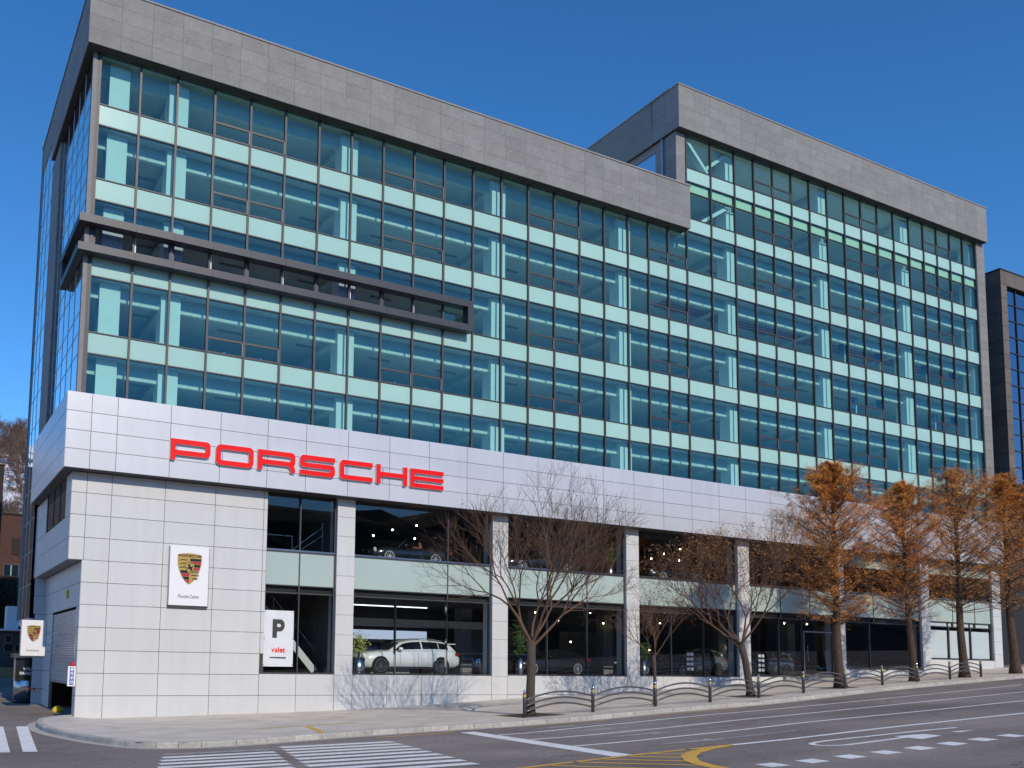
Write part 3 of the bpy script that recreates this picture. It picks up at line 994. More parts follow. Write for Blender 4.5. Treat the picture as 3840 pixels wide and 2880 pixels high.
for bi, (xa, xb, sill, um, lm, pj) in enumerate(BAYS):
    last = bi >= 5
    utop = 9.88 if not last else 8.95
    uz = 7.40
    ux = [xa]+[wx(q, 2050) for q in um]+[xb]
    lx = [xa]+[wx(q, 2400) for q in lm]+[xb]
    for a, b in zip(ux, ux[1:]):
        part('shop_pane', B, 'glass_clear', a+.02, b-.02, YG, YG+.014, uz, utop)
        part('shop_spandrel', B, 'spandrel_grey', a+.012, b-.012, YG-.08, YG-.03, 5.80, 7.24)
        part('shop_pane', B, 'glass_clear', a+.02, b-.02, YG, YG+.014, 5.48, 5.78)
    for q in ux[1:-1]:
        part('shop_mullion', B, 'mullion', q-.03, q+.03, YG-.1, YG+.1, 5.45, utop)
    for a, b in zip(lx, lx[1:]):
        if bi == 6:
            part('window_blind', B, 'blind', a+.1, b-.1, YG+.05, YG+.07, sill+.05, 5.2)
            part('window_blind', B, 'blind', a+.1, b-.1, YG+.05, YG+.07, 5.48, 5.78)
        part('shop_pane', B, 'glass_clear', a+.02, b-.02, YG, YG+.014, sill, 5.42)
    for q in lx[1:-1]:
        w = .05 if bi not in (6,) else .1
        part('shop_mullion', B, 'chrome' if bi == 1 else 'mullion', q-w/2, q+w/2, YG-.06, YG+.1, sill, 5.42)
    part('shop_transom', B, 'mullion', xa, xb, YG-.06, YG+.08, 5.42, 5.475)
    part('shop_transom', B, 'mullion', xa, xb, YG-.07, YG+.08, 5.755, 5.795)
    part('window_ledge', B, 'steel', xa, xb, YG-.12, YG+.1, 7.30, 7.38)
    part('shop_transom', B, 'mullion', xa, xb, YG-.10, YG+.08, 7.245, 7.295)
    part('window_sill', B, 'mullion', xa, xb, YG-.2, YG+.05, sill-.05, sill)
    for q in (xa+.03, xb-.03):
        part('window_jamb', B, 'mullion', q-.028, q+.028, YG-.1, YG+.1, sill, utop)
    if last:
        for k in range(5):
            part('louvre_slat', B, 'spandrel_grey', xa+.02, xb-.02, YG-.06+.004*k, YG, 8.97+.182*k, 8.97+.182*k+.165)
    # plinth panels
    if bi == 4:
        part('entrance_step', B, 'concrete', lx[1], xb, -.35, .3, 1.2, 1.98)
    pxs = [xa]+[wx(q, 2600, -.1) for q in pj]+[xb]
    if bi == 0:
        pxs = [7.75, wx(1108, 2600, -.1), 11.28]
    zs = [sill-.06, .94, -.25] if bi < 3 else [sill-.06, .5]
    for a, b in zip(pxs, pxs[1:]):
        for zt, zb in zip(zs, zs[1:]):
            wall_panel(a, b, zb, zt, name='plinth_panel')
    part('plinth_core', B, 'joint', xa, xb, -.075, .3, -.3, sill-.06)
# door in the fifth bay
dx0, dx1 = wx(3012, 2400), 45.18
fr = frame4('door_frame', dx0, dx1, 2.02, 4.75, YG-.09, YG-.02, .08, 'steel', B)
part('door_handle', fr, 'chrome', dx0+.25, dx0+.29, YG-.16, YG-.12, 2.9, 3.9)
# showroom interior
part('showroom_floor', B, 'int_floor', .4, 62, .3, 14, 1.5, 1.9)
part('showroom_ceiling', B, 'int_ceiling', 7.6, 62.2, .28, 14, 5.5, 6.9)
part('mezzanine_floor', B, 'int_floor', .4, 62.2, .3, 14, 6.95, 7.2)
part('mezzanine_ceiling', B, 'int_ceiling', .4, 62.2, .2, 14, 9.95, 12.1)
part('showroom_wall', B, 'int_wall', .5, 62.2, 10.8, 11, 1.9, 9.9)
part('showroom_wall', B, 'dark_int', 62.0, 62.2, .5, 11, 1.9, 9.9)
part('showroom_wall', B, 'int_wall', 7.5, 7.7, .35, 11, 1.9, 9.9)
part('stair_wall', B, 'int_mid', 11.75, 11.95, .8, 8, 1.9, 9.9)
part('ceiling_bulkhead', B, 'int_white', 12.3, 22.5, 4.6, 5.6, 4.35, 4.72)
part('display_wall', B, 'int_wall', 12.4, 18, 8.2, 8.4, 1.9, 4.3)
part('display_screen', B, 'screen_on', 14.6, 20.5, 7.9, 8.0, 3.75, 4.25)
for yy_ in (5.9,):
    part('fill_light_strip', B, 'tube_on', 12.8, 19.4, yy_, yy_+.08, 5.44, 5.49)  # glowing strip added to brighten the bulkhead and the SUV
part('light_column', B, 'tube_on', 14.35, 14.5, 7.4, 7.5, 3.2, 4.3)
part('reception_counter', B, 'int_white', 12.3, 18.4, 6.0, 6.8, 1.9, 3.35)
part('counter_shelf', B, 'black', 15, 20, 6.9, 7.6, 3.3, 3.55)
for x in (21.5, 26, 31.5, 41, 47.5, 51):
    part('room_column', B, 'int_mid', x-.35, x+.35, 5.2, 5.9, 1.9, 5.5)
    part('room_column', B, 'dark_int', x-.3, x+.3, 6.2, 6.8, 7.2, 9.95)
for i, y in enumerate((7.0, 9.3)):
    part('partition_wall', B, 'int_mid', 22+i*9, 27.5+i*9, y, y+.1, 1.9, 4.6)
# stairs in the first bay
mb = MB()
for i in range(12):
    mb.box(8.1+.3*i*-1+2.9, 8.45+2.9-.3*i, 2.2, 3.4, 2.1+.3*i, 2.14+.3*i)
mb.build('stair_treads', 'int_mid', B)
mb = MB()
mb.bar((11.2, 2.1, 2.0), (8.0, 2.1, 5.6), .1, .32)
mb.build('stair_stringer', 'int_white', B)
mb = MB()
mb.bar((11.3, 2.15, 2.9), (8.0, 2.15, 6.6), .05)
for t in (0, .33, .66, 1):
    x = 11.25-3.2*t; z = 2.0+3.6*t
    mb.bar((x, 2.15, z), (x, 2.15, z+1.0), .04)
mb.build('stair_handrail', 'chrome', B)
mb = MB()
mb.bar((9.6, 1.2, 7.25), (11.1, 1.2, 8.3), .045); mb.bar((9.6, 1.2, 7.5), (11.1, 1.2, 8.7), .045)
mb.bar((11.1, 1.2, 7.2), (11.1, 1.2, 8.9), .05); mb.bar((8.0, 1.2, 8.15), (9.6, 1.2, 8.15), .04); mb.bar((9.6, 1.2, 7.2), (9.6, 1.2, 8.15), .04)
mb.build('landing_handrail', 'chrome', B)
mb = MB()
for z in (2.35, 2.7, 3.0):
    mb.bar((18.7, 4, z), (26, 4, z), .03)
for x in (18.7, 20.5, 22.3, 24.1, 26):
    mb.bar((x, 4, 1.9), (x, 4, 3.02), .04)
mb.build('showroom_railing', 'chrome', B)
for px, pz, st in ((3161, 1311, 0), (3294, 1345, 0), (3468, 1390, 0), (3572, 1417, 0), (3204, 1512, 0), (3301, 1524, 0), (3502, 1573, 0), (3579, 1587, 0)):
    p = W(px, pz, 1.4)
    sg = thing('blue_sign', 'blue plate on a white post behind the glass of the right office block', 'sign', (p.x, 1.4, p.z-1.1), 0, 'blue plates on white posts in the offices')
    part('plate', sg, 'sign_blue', -.38, .38, 0, .04, .75, 1.5)
    part('post', sg, 'sign_white', .08, .14, -.06, -.01, 0, 1.4)

# ================================================================== SIGNS
ZL0, ZL1 = W(638, 1721, -.86).z, W(643, 1642, -.86).z
T = .235
def letter(ch, w):
    r, q = .2, .1
    if ch == 'P':
        return [[(0, 0), (T, 0), (T, .24), (w-r, .24)]+arc(w-r, .24+r, r, -90, 0)+arc(w-r, 1-r, r, 0, 90)+[(0, 1)],
                [(T, .24+T), (T, 1-T)]+arc(w-T-.05, 1-T-.05, .05, 90, 0, 3)+arc(w-T-.05, .24+T+.05, .05, 0, -90, 3)]
    if ch == 'O':
        r = .24
        return [arc(r, r, r, 180, 270)+arc(w-r, r, r, 270, 360)+arc(w-r, 1-r, r, 0, 90)+arc(r, 1-r, r, 90, 180),
                arc(T+.06, T+.06, .06, 180, 270, 3)+arc(w-T-.06, T+.06, .06, 270, 360, 3)+arc(w-T-.06, 1-T-.06, .06, 0, 90, 3)+arc(T+.06, 1-T-.06, .06, 90, 180, 3)]
    if ch == 'R':
        return [[(0, 0), (T, 0), (T, .3), (w-.42, .3)]+arc(w-.42, .12, .18, 90, 0, 4)+[(w-.24, 0), (w, 0), (w, .16)]+arc(w-.22, .16, .22, 0, 60, 4)[1:]+arc(w-r, .3+r, r, -50, 0, 3)+arc(w-r, 1-r, r, 0, 90)+[(0, 1)],
                [(T, .3+T), (T, 1-T)]+arc(w-T-.05, 1-T-.05, .05, 90, 0, 3)+arc(w-T-.05, .3+T+.05, .05, 0, -90, 3)]
    if ch == 'S':
        m0, m1 = .5-T/2, .5+T/2
        return [[(0, 0)]+[(w-r, 0)]+arc(w-r, r, r, -90, 0)[1:]+arc(w-r, m1-r, r, 0, 90)+[(T+.05, m1)]+[(T, m1+.04), (T, 1-T-.04), (T+.05, 1-T), (w, 1-T), (w, 1), (r, 1)]+arc(r, 1-r, r, 90, 180)[1:]+arc(r, m0+r, r, 180, 270)+[(w-T-.05, m0), (w-T, m0-.04), (w-T, T+.04), (w-T-.05, T), (0, T)]]
    if ch == 'C':
        return [arc(r, r, r, 180, 270)+[(w, 0), (w, T), (T+.04, T), (T, T+.04), (T, 1-T-.04), (T+.04, 1-T), (w, 1-T), (w, 1)]+arc(r, 1-r, r, 90, 180)]
    if ch == 'H':
        return [[(0, 0), (T, 0), (T, .5-T/2), (w-T, .5-T/2), (w-T, 0), (w, 0), (w, 1), (w-T, 1), (w-T, .5+T/2), (T, .5+T/2), (T, 1), (0, 1)]]
    return [[(0, 0), (w, 0), (w, T), (T, T), (T, .5-T/2.2), (w, .5-T/2.2), (w, .5+T/2.2), (T, .5+T/2.2), (T, 1-T), (w, 1-T), (w, 1), (0, 1)]]
def place(loops, x0, z0, h):
    return [[(x0+x*h, z0+z*h) for x, z in lp] for lp in loops]
WORD = [('P', 640, 790), ('O', 811, 952), ('R', 968, 1108), ('S', 1126, 1257), ('C', 1276, 1398), ('H', 1413, 1528), ('E', 1540, 1664)]
LN = {'P': 'first', 'O': 'second', 'R': 'third', 'S': 'fourth', 'C': 'fifth', 'H': 'sixth', 'E': 'last'}
ww = thing('fascia_lettering', 'large red raised letters PORSCHE on the white fascia band', 'lettering', (0, 0, 0))
H_ = ZL1-ZL0
for ch, a, b in WORD:
    t = (a-640)/1024
    ym = 1685+t*105
    xa, xb = W(a, ym, -.86).x, W(b, ym, -.86).x
    lw = (xb-xa)/H_
    o = prism('letter', place(letter(ch, lw), xa, ZL0, H_), -.86, -.835, 'red', ww)
    prism('letter_return', place(letter(ch, lw), xa, ZL0, H_), -.833, -.74, 'sign_white', o)
mb = MB()
for q in (-.74,):
    for i in range(7):
        xa = W(WORD[i][1]+25, 1690+i*15, -.8).x
        mb.box(xa-.02, xa+.02, -.745, -.715, ZL0+.1, ZL1-.1)
mb.build('fixing_rail', 'steel', ww)
def small_word(name, parent, mat, xc, y, z0, h, xf=None, aspect=1.75):
    x = 0
    lp = []
    for ch, w in (('P', aspect), ('O', aspect), ('R', aspect), ('S', aspect), ('C', aspect), ('H', aspect*.95), ('E', aspect)):
        lp.append((letter(ch, w), x)); x += w+.26
    tot = x-.26
    for l_, x0 in lp:
        prism(name, [[(xc+(px+x0-tot/2)*h, z0+pz*h) for px, pz in q] for q in l_], y, y+.006, mat, parent, xf)
def shield_outline(w, h, n=14):
    # top slightly arched, sides bulging, pointed foot; centre (0,0) = middle
    pts = []
    for i in range(n+1):
        t = i/n
        pts.append((-w/2+w*t, h*.42+h*.055*math.sin(math.pi*t)))
    for i in range(1, n+1):
        t = i/n
        x = w/2*(1-t**2.6)**.8 if t < 1 else 0
        pts.append((max(x, 0)+(.012*w*math.sin(math.pi*min(1, t*2)) if t < .5 else 0), h*.42-h*.95*t))
    for i in range(n-1, 0, -1):
        t = i/n
        x = w/2*(1-t**2.6)**.8
        pts.append((-x-(.012*w*math.sin(math.pi*min(1, t*2)) if t < .5 else 0), h*.42-h*.95*t))
    return list(reversed(pts))
def half_w(z, w, h):
    t = min(1, max(0, (h*.42-z)/(h*.95)))
    return w/2*(1-t**2.6)**.8
def crest(parent, xc, zc, w, y, detail=True):
    h = w*1.28
    base = prism('crest', [[(x+xc, z+zc) for x, z in shield_outline(w, h)]], y-.03, y, 'gold', parent)
    yy = y-.036
    def stripe(x0, x1, z0, z1, m):
        def lim(x, z):
            hw = half_w(z, w, h)*.95
            return max(-hw, min(hw, x))
        zs = frange(z0, z1, (z1-z0)/4)
        lp = [(lim(x1, z)+xc, z+zc) for z in zs]+[(lim(x0, z)+xc, z+zc) for z in reversed(zs)]
        if abs(lp[0][0]-lp[-1][0]) < .002:
            lp = lp[1:]
        prism('crest_stripe', [lp], yy, y-.031, m, base)
    tz, mz, bz = .30*h, -.09*h, -.50*h
    for i in range(4):
        z1 = tz-(tz-mz)*i/4
        stripe(.01*w, w*.5, z1-(tz-mz)/4+.012*h, z1, ('black', 'red_dark')[i % 2])
        z1 = mz-(mz-bz)*i/4
        stripe(-w*.5, -.01*w, z1-(mz-bz)/4+.012*h, z1, ('black', 'red_dark')[i % 2])
    if detail:
        for sx, zz in ((-.27, (.24, .12, .0)), (.22, (-.14, -.25, -.36))):
            for q in zz:
                mb = MB()
                ln = .17 if q > -.3 else .12
                for k in range(5):
                    cx = (sx+(k-2)*ln/2.6)*w; cz = q*h+.02*h*(1-abs(k-2)/2)
                    mb.tube([(xc+cx, yy, zc+cz), (xc+cx+.03*w, yy, zc+cz+.025*h), (xc+cx+.055*w, yy, zc+cz+.03*h)], [.011*w]*3, 4)
                mb.tube([(xc+(sx-ln)*w, yy, zc+q*h-.01*h), (xc+sx*w, yy, zc+q*h+.012*h), (xc+(sx+ln)*w, yy, zc+q*h)], [.013*w]*3, 4)
                mb.build('crest_antler', 'black', base)
    # inner shield with a rearing horse
    iw = w*.36
    ih = iw*1.28
    prism('crest_inner_edge', [[(x*1.08+xc, z*1.08+zc-.0*h) for x, z in shield_outline(iw, ih)]], y-.041, y-.032, 'black', base)
    prism('crest_inner', [[(x+xc, z+zc) for x, z in shield_outline(iw, ih)]], y-.047, y-.042, 'gold', base)
    hp = [(-.30, .30), (-.22, .42), (-.10, .46), (-.04, .40), (.02, .46), (.04, .34), (.10, .22), (.24, .14), (.34, .20), (.42, .36), (.46, .30), (.40, .12), (.34, .02), (.30, -.14),
          (.36, -.28), (.30, -.44), (.22, -.46), (.26, -.30), (.16, -.18), (.14, -.34), (.0, -.50), (-.06, -.48), (.06, -.34), (.04, -.14), (-.08, -.06), (-.24, -.10), (-.34, -.22), (-.40, -.18), (-.28, -.02), (-.42, .02), (-.44, .10), (-.30, .08), (-.14, .14), (-.18, .28)]
    prism('crest_horse', [[(xc+a*iw*.85, zc+b*ih*.8-.04*ih) for a, b in reversed(hp)]], y-.052, y-.048, 'black', base)
    if detail:
        text('crest_city', 'STUTTGART', 'black', base, xc, y-.05, zc+.36*ih, iw*.17, .002)
        small_word('crest_word', base, 'black', xc, y-.037, zc+.345*h, .083*h, aspect=1.05)
    return base
# wall sign by the corner
def flat_sign(name, label, x0, x1, z0, z1, yf, yb, words, cw, loc=None):
    o = thing(name, label, 'sign', ((x0+x1)/2, yb, z0))
    ox, oy, oz = (x0+x1)/2, yb, z0
    hw, hh, d = (x1-x0)/2, z1-z0, yb-yf
    lp = [(-hw, 0), (hw, 0), (hw, hh), (-hw, hh)]
    prism('sign_box', [lp], -d, 0, 'sign_white', o)
    part('sign_edge', o, 'steel', -hw-.03, -hw+.03, -d+.03, -.0, 0.01, hh-.01)
    part('sign_edge', o, 'steel', hw-.03, hw+.03, -d+.03, -.0, 0.01, hh-.01)
    part('sign_base', o, 'ink', -hw-.02, hw+.02, -d+.02, .0, -.07, -.002)
    crest(o, 0, hh*.64, cw, -d-.004)
    text('sign_text', words, 'ink', o, 0, -d-.006, hh*.15, hh*.085, .003, width=hw*1.05)
    return o
a = W(640, 2045, -.26); b = W(776, 2270, -.26)
flat_sign('crest_sign', 'tall white sign with gold crest reading Porsche Centre on the corner wall', a.x, b.x+.02, W(637, 2268, -.26).z, a.z, -.26, -.10, 'Porsche Centre', (b.x-a.x)*.62)
a = W(82, 2324, 5.5); b = W(166, 2460, 5.5)
sv = flat_sign('service_sign', 'small white crest sign reading Porsche Service projecting beside the garage shutter', a.x, b.x, b.z, a.z, 5.4, 5.56, 'Porsche Service', (b.x-a.x)*.55)
for z in (.45, .95):
    part('bracket', sv, 'sign_white', (b.x-a.x)/2, .22-(a.x+b.x)/2, -.1, -.04, z, z+.07)
# banner in the first bay
q = [W(990, 2287, .08), W(1101, 2289, .08), W(1095.5, 2500, .08), W(982.5, 2498, .08)]
bx0, bx1, bz0, bz1 = (q[0].x+q[3].x)/2, (q[1].x+q[2].x)/2, q[2].z, q[0].z
ban = thing('parking_banner', 'white cloth banner with a black P and red valet hung in the window', 'banner', ((bx0+bx1)/2, .03, bz0))
bw, bh = bx1-bx0, bz1-bz0
v, f = [], []
nx_, nz_ = 10, 16
for i in range(nx_+1):
    for j in range(nz_+1):
        x, z = -bw/2+bw*i/nx_, bh*j/nz_
        v.append((x, .012*mnoise.noise(Vector((x*2, 3, z*1.3)))+.01*math.sin(x*5), z))
k = nz_+1
f = [(i*k+j, (i+1)*k+j, (i+1)*k+j+1, i*k+j+1) for i in range(nx_) for j in range(nz_)]
mesh('cloth', v, f, 'cloth', ban, True)
P_ = letter('P', 0)
pw, ph = bw*.42, bh*.33
tt = .36
lp = [[(0, 0), (.32, 0), (.32, .36), (.55, .36)]+arc(.55, .68, .32, -90, 90, 10)+[(0, 1)], [(.32, .58), (.32, .78), (.52, .78)]+arc(.52, .68, .10, 90, -90, 6)]
prism('letter', [[(-bw*.21+x*pw*1.1, bh*.51+z*ph) for x, z in l_] for l_ in lp], -.03, -.02, 'ink', ban)
text('word', 'valet', 'red', ban, 0, -.025, bh*.295, bh*.13, .004, .003, width=bw*.46)
part('line', ban, 'ink', -bw*.28, bw*.26, -.03, -.02, bh*.15, bh*.168)
for sx in (-1, 1):
    for z in (.03, .5, .97):
        part('eyelet', ban, 'steel', sx*bw*.47-.015, sx*bw*.47+.015, -.025, -.015, bh*z-.015, bh*z+.015)
# exit warning box with beacon
ex = thing('exit_warning_sign', 'small blue Korean garage exit warning box with red beacon at the corner', 'sign', (.08, -.02, 1.32))
part('housing', ex, 'sign_white', -.17, .12, -.06, .1, 0, .78)
part('face', ex, 'blue', -.10, .06, -.066, -.061, .05, .74)
for i, ch in enumerate('출차주의'):
    t = text('glyph', ch, 'sign_white', ex, -.02, -.072, .65-.17*i, .15, .003, .004)
mb = MB()
mb.lathe([(.07, .78), (.07, .83), (.062, .9), (.03, .96), (.0, .97)], 12)
mb.build('beacon', 'red', ex, True)
part('bracket', ex, 'steel', .1, .16, -.03, .03, .2, .6)
# fire hose inlets
fv = thing('fire_inlet', 'red capped brass fire hose inlet low on the garage pier', 'hydrant', (-.1, 9.98, .95))
mb = MB(); mb.lathe([(.045, 0), (.045, -.16), (.06, -.16), (.06, -.2)], 10, 'y', (-.02, 0, .0)); mb.build('brass_inlet', 'gold', fv)
mb = MB(); mb.lathe([(.05, -.2), (.05, -.28), (.02, -.3)], 10, 'y', (-.02, 0, .0)); mb.build('red_cap', 'red', fv)
mb = MB(); mb.lathe([(.045, 0), (.045, -.16), (.06, -.16), (.06, -.2)], 10, 'y', (-.2, 0, .0)); mb.build('brass_inlet', 'gold', fv)
mb = MB(); mb.lathe([(.05, -.2), (.05, -.28), (.02, -.3)], 10, 'y', (-.2, 0, .0)); mb.build('red_cap', 'red', fv)
# valet booth
kx, ky = -.28, 11.2
kz = ground(kx, ky)
vb = thing('valet_booth', 'black valet parking booth with curved stainless steel front', 'booth', (kx, ky, kz))
mb = MB(); mb.lathe([(.60, 0), (.60, .16)], 32); mb.build('booth_foot', 'black', vb, True)
mb = MB(); mb.lathe([(.62, .17), (.62, 1.08), (.60, 1.1)], 40); mb.build('booth_front', 'steel', vb, True)
mb = MB(); mb.box(-.62, .62, -.45, .5, 1.12, 2.15); mb.build('booth_cabin', 'black', vb)
part('booth_window', vb, 'glass_rail', -.56, .56, -.475, -.46, 1.2, 2.1)
part('booth_post', vb, 'steel', -.68, -.62, -.49, -.40, 1.1, 2.2)
part('booth_roof', vb, 'ink', -.78, .7, -.65, .6, 2.2, 2.42)
text('booth_text', 'VALET', 'sign_white', vb, .02, -.49, 1.66, .2, .003, .006)
text('booth_text', 'PARKING', 'sign_white', vb, .0, -.49, 1.44, .2, .003, .006)
text('booth_brand', 'PORSCHE', 'red', vb, -.03, -.635, .78, .09, .003)
# bag and yellow bumper by the garage
mb = MB()
bmm = bmesh.new(); bmesh.ops.create_icosphere(bmm, subdivisions=3, radius=.5)
for q in bmm.verts:
    s_ = 1+.25*mnoise.noise(q.co*2.2+Vector((4, 1, 0)))
    q.co = Vector((q.co.x*.55*s_, q.co.y*1.5*s_, max(-.28, q.co.z*.62*s_)+.28))
me = bpy.data.meshes.new('sack'); bmm.to_mesh(me); bmm.free(); me.materials.append(MATS['bag'])
me.polygons.foreach_set('use_smooth', [True]*len(me.polygons))
o = link(bpy.data.objects.new('rubbish_sack', me)); o.location = (.72, 2.1, .05)
tag(o, 'black lumpy sack lying inside the half open garage', 'sack')
mb = MB(); mb.lathe([(.26, 0), (.25, .1), (.2, .2), (.1, .27), (.0, .29)], 18)
o = mb.build('yellow_bollard_cap', 'yellow', None, True); o.location = (.24, 4.3, ground(.2, 4)+.0)
tag(o, 'low yellow dome on the ground beside the garage opening', 'bumper')

# ================================================================== CARS
def build_car(name, label, kind, paint, rim, group=None):
    root = thing(name, label, 'car', (0, 0, 0), 0, group)
    if kind == 'suv':
        L = 5.35; wr = .40; ax = (1.02, 4.20)
        xs = [0, .05, .2, .55, 1.0, 1.4, 1.9, 2.6, 3.2, 3.9, 4.5, 4.95, 5.2, 5.32, 5.35]
        zt = [.72, .84, .93, 1.0, 1.05, 1.08, 1.11, 1.13, 1.15, 1.17, 1.17, 1.14, 1.05, .95, .8]
        zb = [.42, .32, .27, .25, .25, .25, .25, .25, .25, .25, .26, .3, .36, .42, .5]
        hw = [.50, .66, .82, .92, .96, .97, .97, .97, .97, .97, .95, .90, .82, .74, .66]
        cab = [(1.45, 1.08), (2.15, 1.50), (2.6, 1.62), (3.2, 1.66), (3.9, 1.64), (4.5, 1.57), (4.85, 1.42), (5.15, 1.1)]
    elif kind == 'sedan':
        L = 5.0; wr = .36; ax = (.98, 3.95)
        xs = [0, .06, .25, .6, 1.0, 1.5, 2.0, 2.7, 3.4, 3.9, 4.4, 4.75, 4.93, 5.0]
        zt = [.58, .68, .76, .82, .86, .90, .92, .94, .96, .99, 1.0, .97, .88, .75]
        zb = [.36, .26, .22, .2, .2, .2, .2, .2, .2, .2, .22, .26, .3, .36]
        hw = [.50, .70, .84, .92, .95, .96, .96, .96, .96, .96, .93, .86, .76, .66]
        cab = [(1.5, .9), (2.25, 1.28), (2.7, 1.38), (3.2, 1.41), (3.7, 1.37), (4.2, 1.22), (4.75, .98)]
    else:
        L = 4.55; wr = .345; ax = (.9, 3.45)
        xs = [0, .06, .25, .6, .95, 1.4, 1.9, 2.5, 3.0, 3.5, 3.9, 4.25, 4.47, 4.55]
        zt = [.52, .64, .74, .82, .84, .85, .86, .87, .89, .93, .92, .86, .76, .64]
        zb = [.34, .22, .18, .17, .17, .17, .17, .17, .17, .17, .2, .25, .3, .36]
        hw = [.50, .70, .83, .90, .91, .90, .90, .91, .93, .95, .93, .86, .76, .66]
        cab = None
    rings = []
    for x, t, b, w in zip(xs, zt, zb, hw):
        m_ = (t+b)/2
        h_ = [(0, b), (w*.8, b), (w*.97, b+.1), (w, m_-.02), (w*.985, m_+.1), (w*.94, t-.09), (w*.84, t-.015), (w*.4, t+.03), (0, t+.04)]
        rings.append([Vector((x, -y, z)) for y, z in h_]+[Vector((x, y, z)) for y, z in reversed(h_[1:-1])])
    v, f = [], []
    k = len(rings[0])
    for r_ in rings:
        v += r_
    for i in range(len(rings)-1):
        for j in range(k):
            j2 = (j+1) % k
            f.append((i*k+j, i*k+j2, (i+1)*k+j2, (i+1)*k+j))
    f.append(tuple(reversed(range(k)))); f.append(tuple((len(rings)-1)*k+j for j in range(k)))
    body = mesh('body', v, f, paint, root, True)
    W2 = max(hw)
    def hwx(x):
        return interp(x, xs, hw)
    def ztx(x):
        return interp(x, xs, zt)
    if cab:
        def side(x, t, off=0.):
            zr = interp(x, [c[0] for c in cab], [c[1] for c in cab]); z0 = ztx(x)-.03
            y0 = hwx(x)*.90; y1 = y0-.26*min(1, (zr-z0)/.45)
            return Vector((x, -(y0+(y1-y0)*t)-off, z0+(zr-.03-z0)*t))
        cx_ = frange(cab[0][0], cab[-1][0], .12)
        v, f = [], []
        for x in cx_:
            zr = interp(x, [c[0] for c in cab], [c[1] for c in cab])
            hs = [side(x, 0), side(x, .5), side(x, 1)]
            yin = -hs[2].y
            ring = hs+[Vector((x, -yin*.8, zr)), Vector((x, 0, zr+.025)), Vector((x, yin*.8, zr))]+[Vector((p.x, -p.y, p.z)) for p in reversed(hs)]
            v += ring
        k = 9
        for i in range(len(cx_)-1):
            for j in range(k-1):
                f.append((i*k+j, i*k+j+1, (i+1)*k+j+1, (i+1)*k+j))
        mesh('cabin', v, f, paint, root, True)
        # side windows
        x0, x1 = cab[0][0]+.32, cab[-1][0]-.5
        mid = x0+(x1-x0)*.5; q3 = x0+(x1-x0)*.82
        for s_ in (-1, 1):
            for a, b in ((x0, mid-.04), (mid+.04, q3-.03), (q3+.02, x1)):
                n_ = 6
                lo = [side(a+(b-a)*i/n_, .16, .014) for i in range(n_+1)]
                hi = [side(a+(b-a)*i/n_, .86, .014) for i in range(n_+1)]
                if a == x0:
                    hi = [side(max(a, min(b, a+.02+(b-a)*i/n_)), .86 if i > 1 else .35+.4*i, .014) for i in range(n_+1)]
                pts = lo+list(reversed(hi))
                v = [Vector((p.x, p.y*(-s_ if s_ == -1 else -1)*(1 if s_ == -1 else 1), p.z)) if s_ == -1 else Vector((p.x, -p.y, p.z)) for p in pts]
                if s_ == -1:
                    v = pts
                f = [(i, i+1, 2*n_-i, 2*n_+1-i) for i in range(n_)]
                mesh('side_window', v, f, 'car_glass', root)
        # windscreen and rear window
        for (c0, c1), nm in (((cab[0], cab[1]), 'windscreen'), ((cab[-1], cab[-2]), 'rear_window')):
            d = Vector((c1[0]-c0[0], 0, c1[1]-c0[1]))
            nrm = Vector((-d.z, 0, d.x)) if d.x > 0 else Vector((d.z, 0, -d.x))
            nrm = nrm.normalized()*.035
            p0 = Vector((c0[0], 0, c0[1]))+d*.12+nrm; p1 = Vector((c0[0], 0, c0[1]))+d*.95+nrm
            mesh(nm, [p0+Vector((0, -.74, 0)), p0+Vector((0, .74, 0)), p1+Vector((0, .6, 0)), p1+Vector((0, -.6, 0))], [(0, 1, 2, 3)], 'car_glass', root)
        if kind == 'suv':
            mb = MB(); mb.box(cab[-2][0]-.1, cab[-2][0]+.32, -.6, .6, cab[-2][1]+.04, cab[-2][1]+.08); mb.build('spoiler', paint, root)
            for s_ in (-1, 1):
                mb = MB(); mb.tube([(2.3, s_*.66, 1.58), (2.6, s_*.66, 1.68), (3.6, s_*.65, 1.71), (4.4, s_*.63, 1.62)], [.018]*4, 6); mb.build('roof_rail', 'chrome', root)
    else:
        mb = MB()
        for s_ in (-1, 1):
            mb.bar((1.45, s_*.68, .86), (2.0, s_*.56, 1.25), .05, .04)
        mb.bar((2.0, -.58, 1.25), (2.0, .58, 1.25), .05)
        mb.build('windscreen_frame', paint, root)
        mesh('windscreen', [(1.46, -.66, .87), (1.46, .66, .87), (1.99, .55, 1.23), (1.99, -.55, 1.23)], [(0, 1, 2, 3)], 'glass_rail', root)
        for s_ in (-1, 1):
            mb = MB(); mb.box(2.35, 2.85, s_*.36-.22, s_*.36+.22, .6, .95); mb.box(2.7, 2.88, s_*.36-.2, s_*.36+.2, .9, 1.08); mb.box(2.74, 2.86, s_*.36-.12, s_*.36+.12, 1.08, 1.2)
            mb.build('seat', 'seat', root)
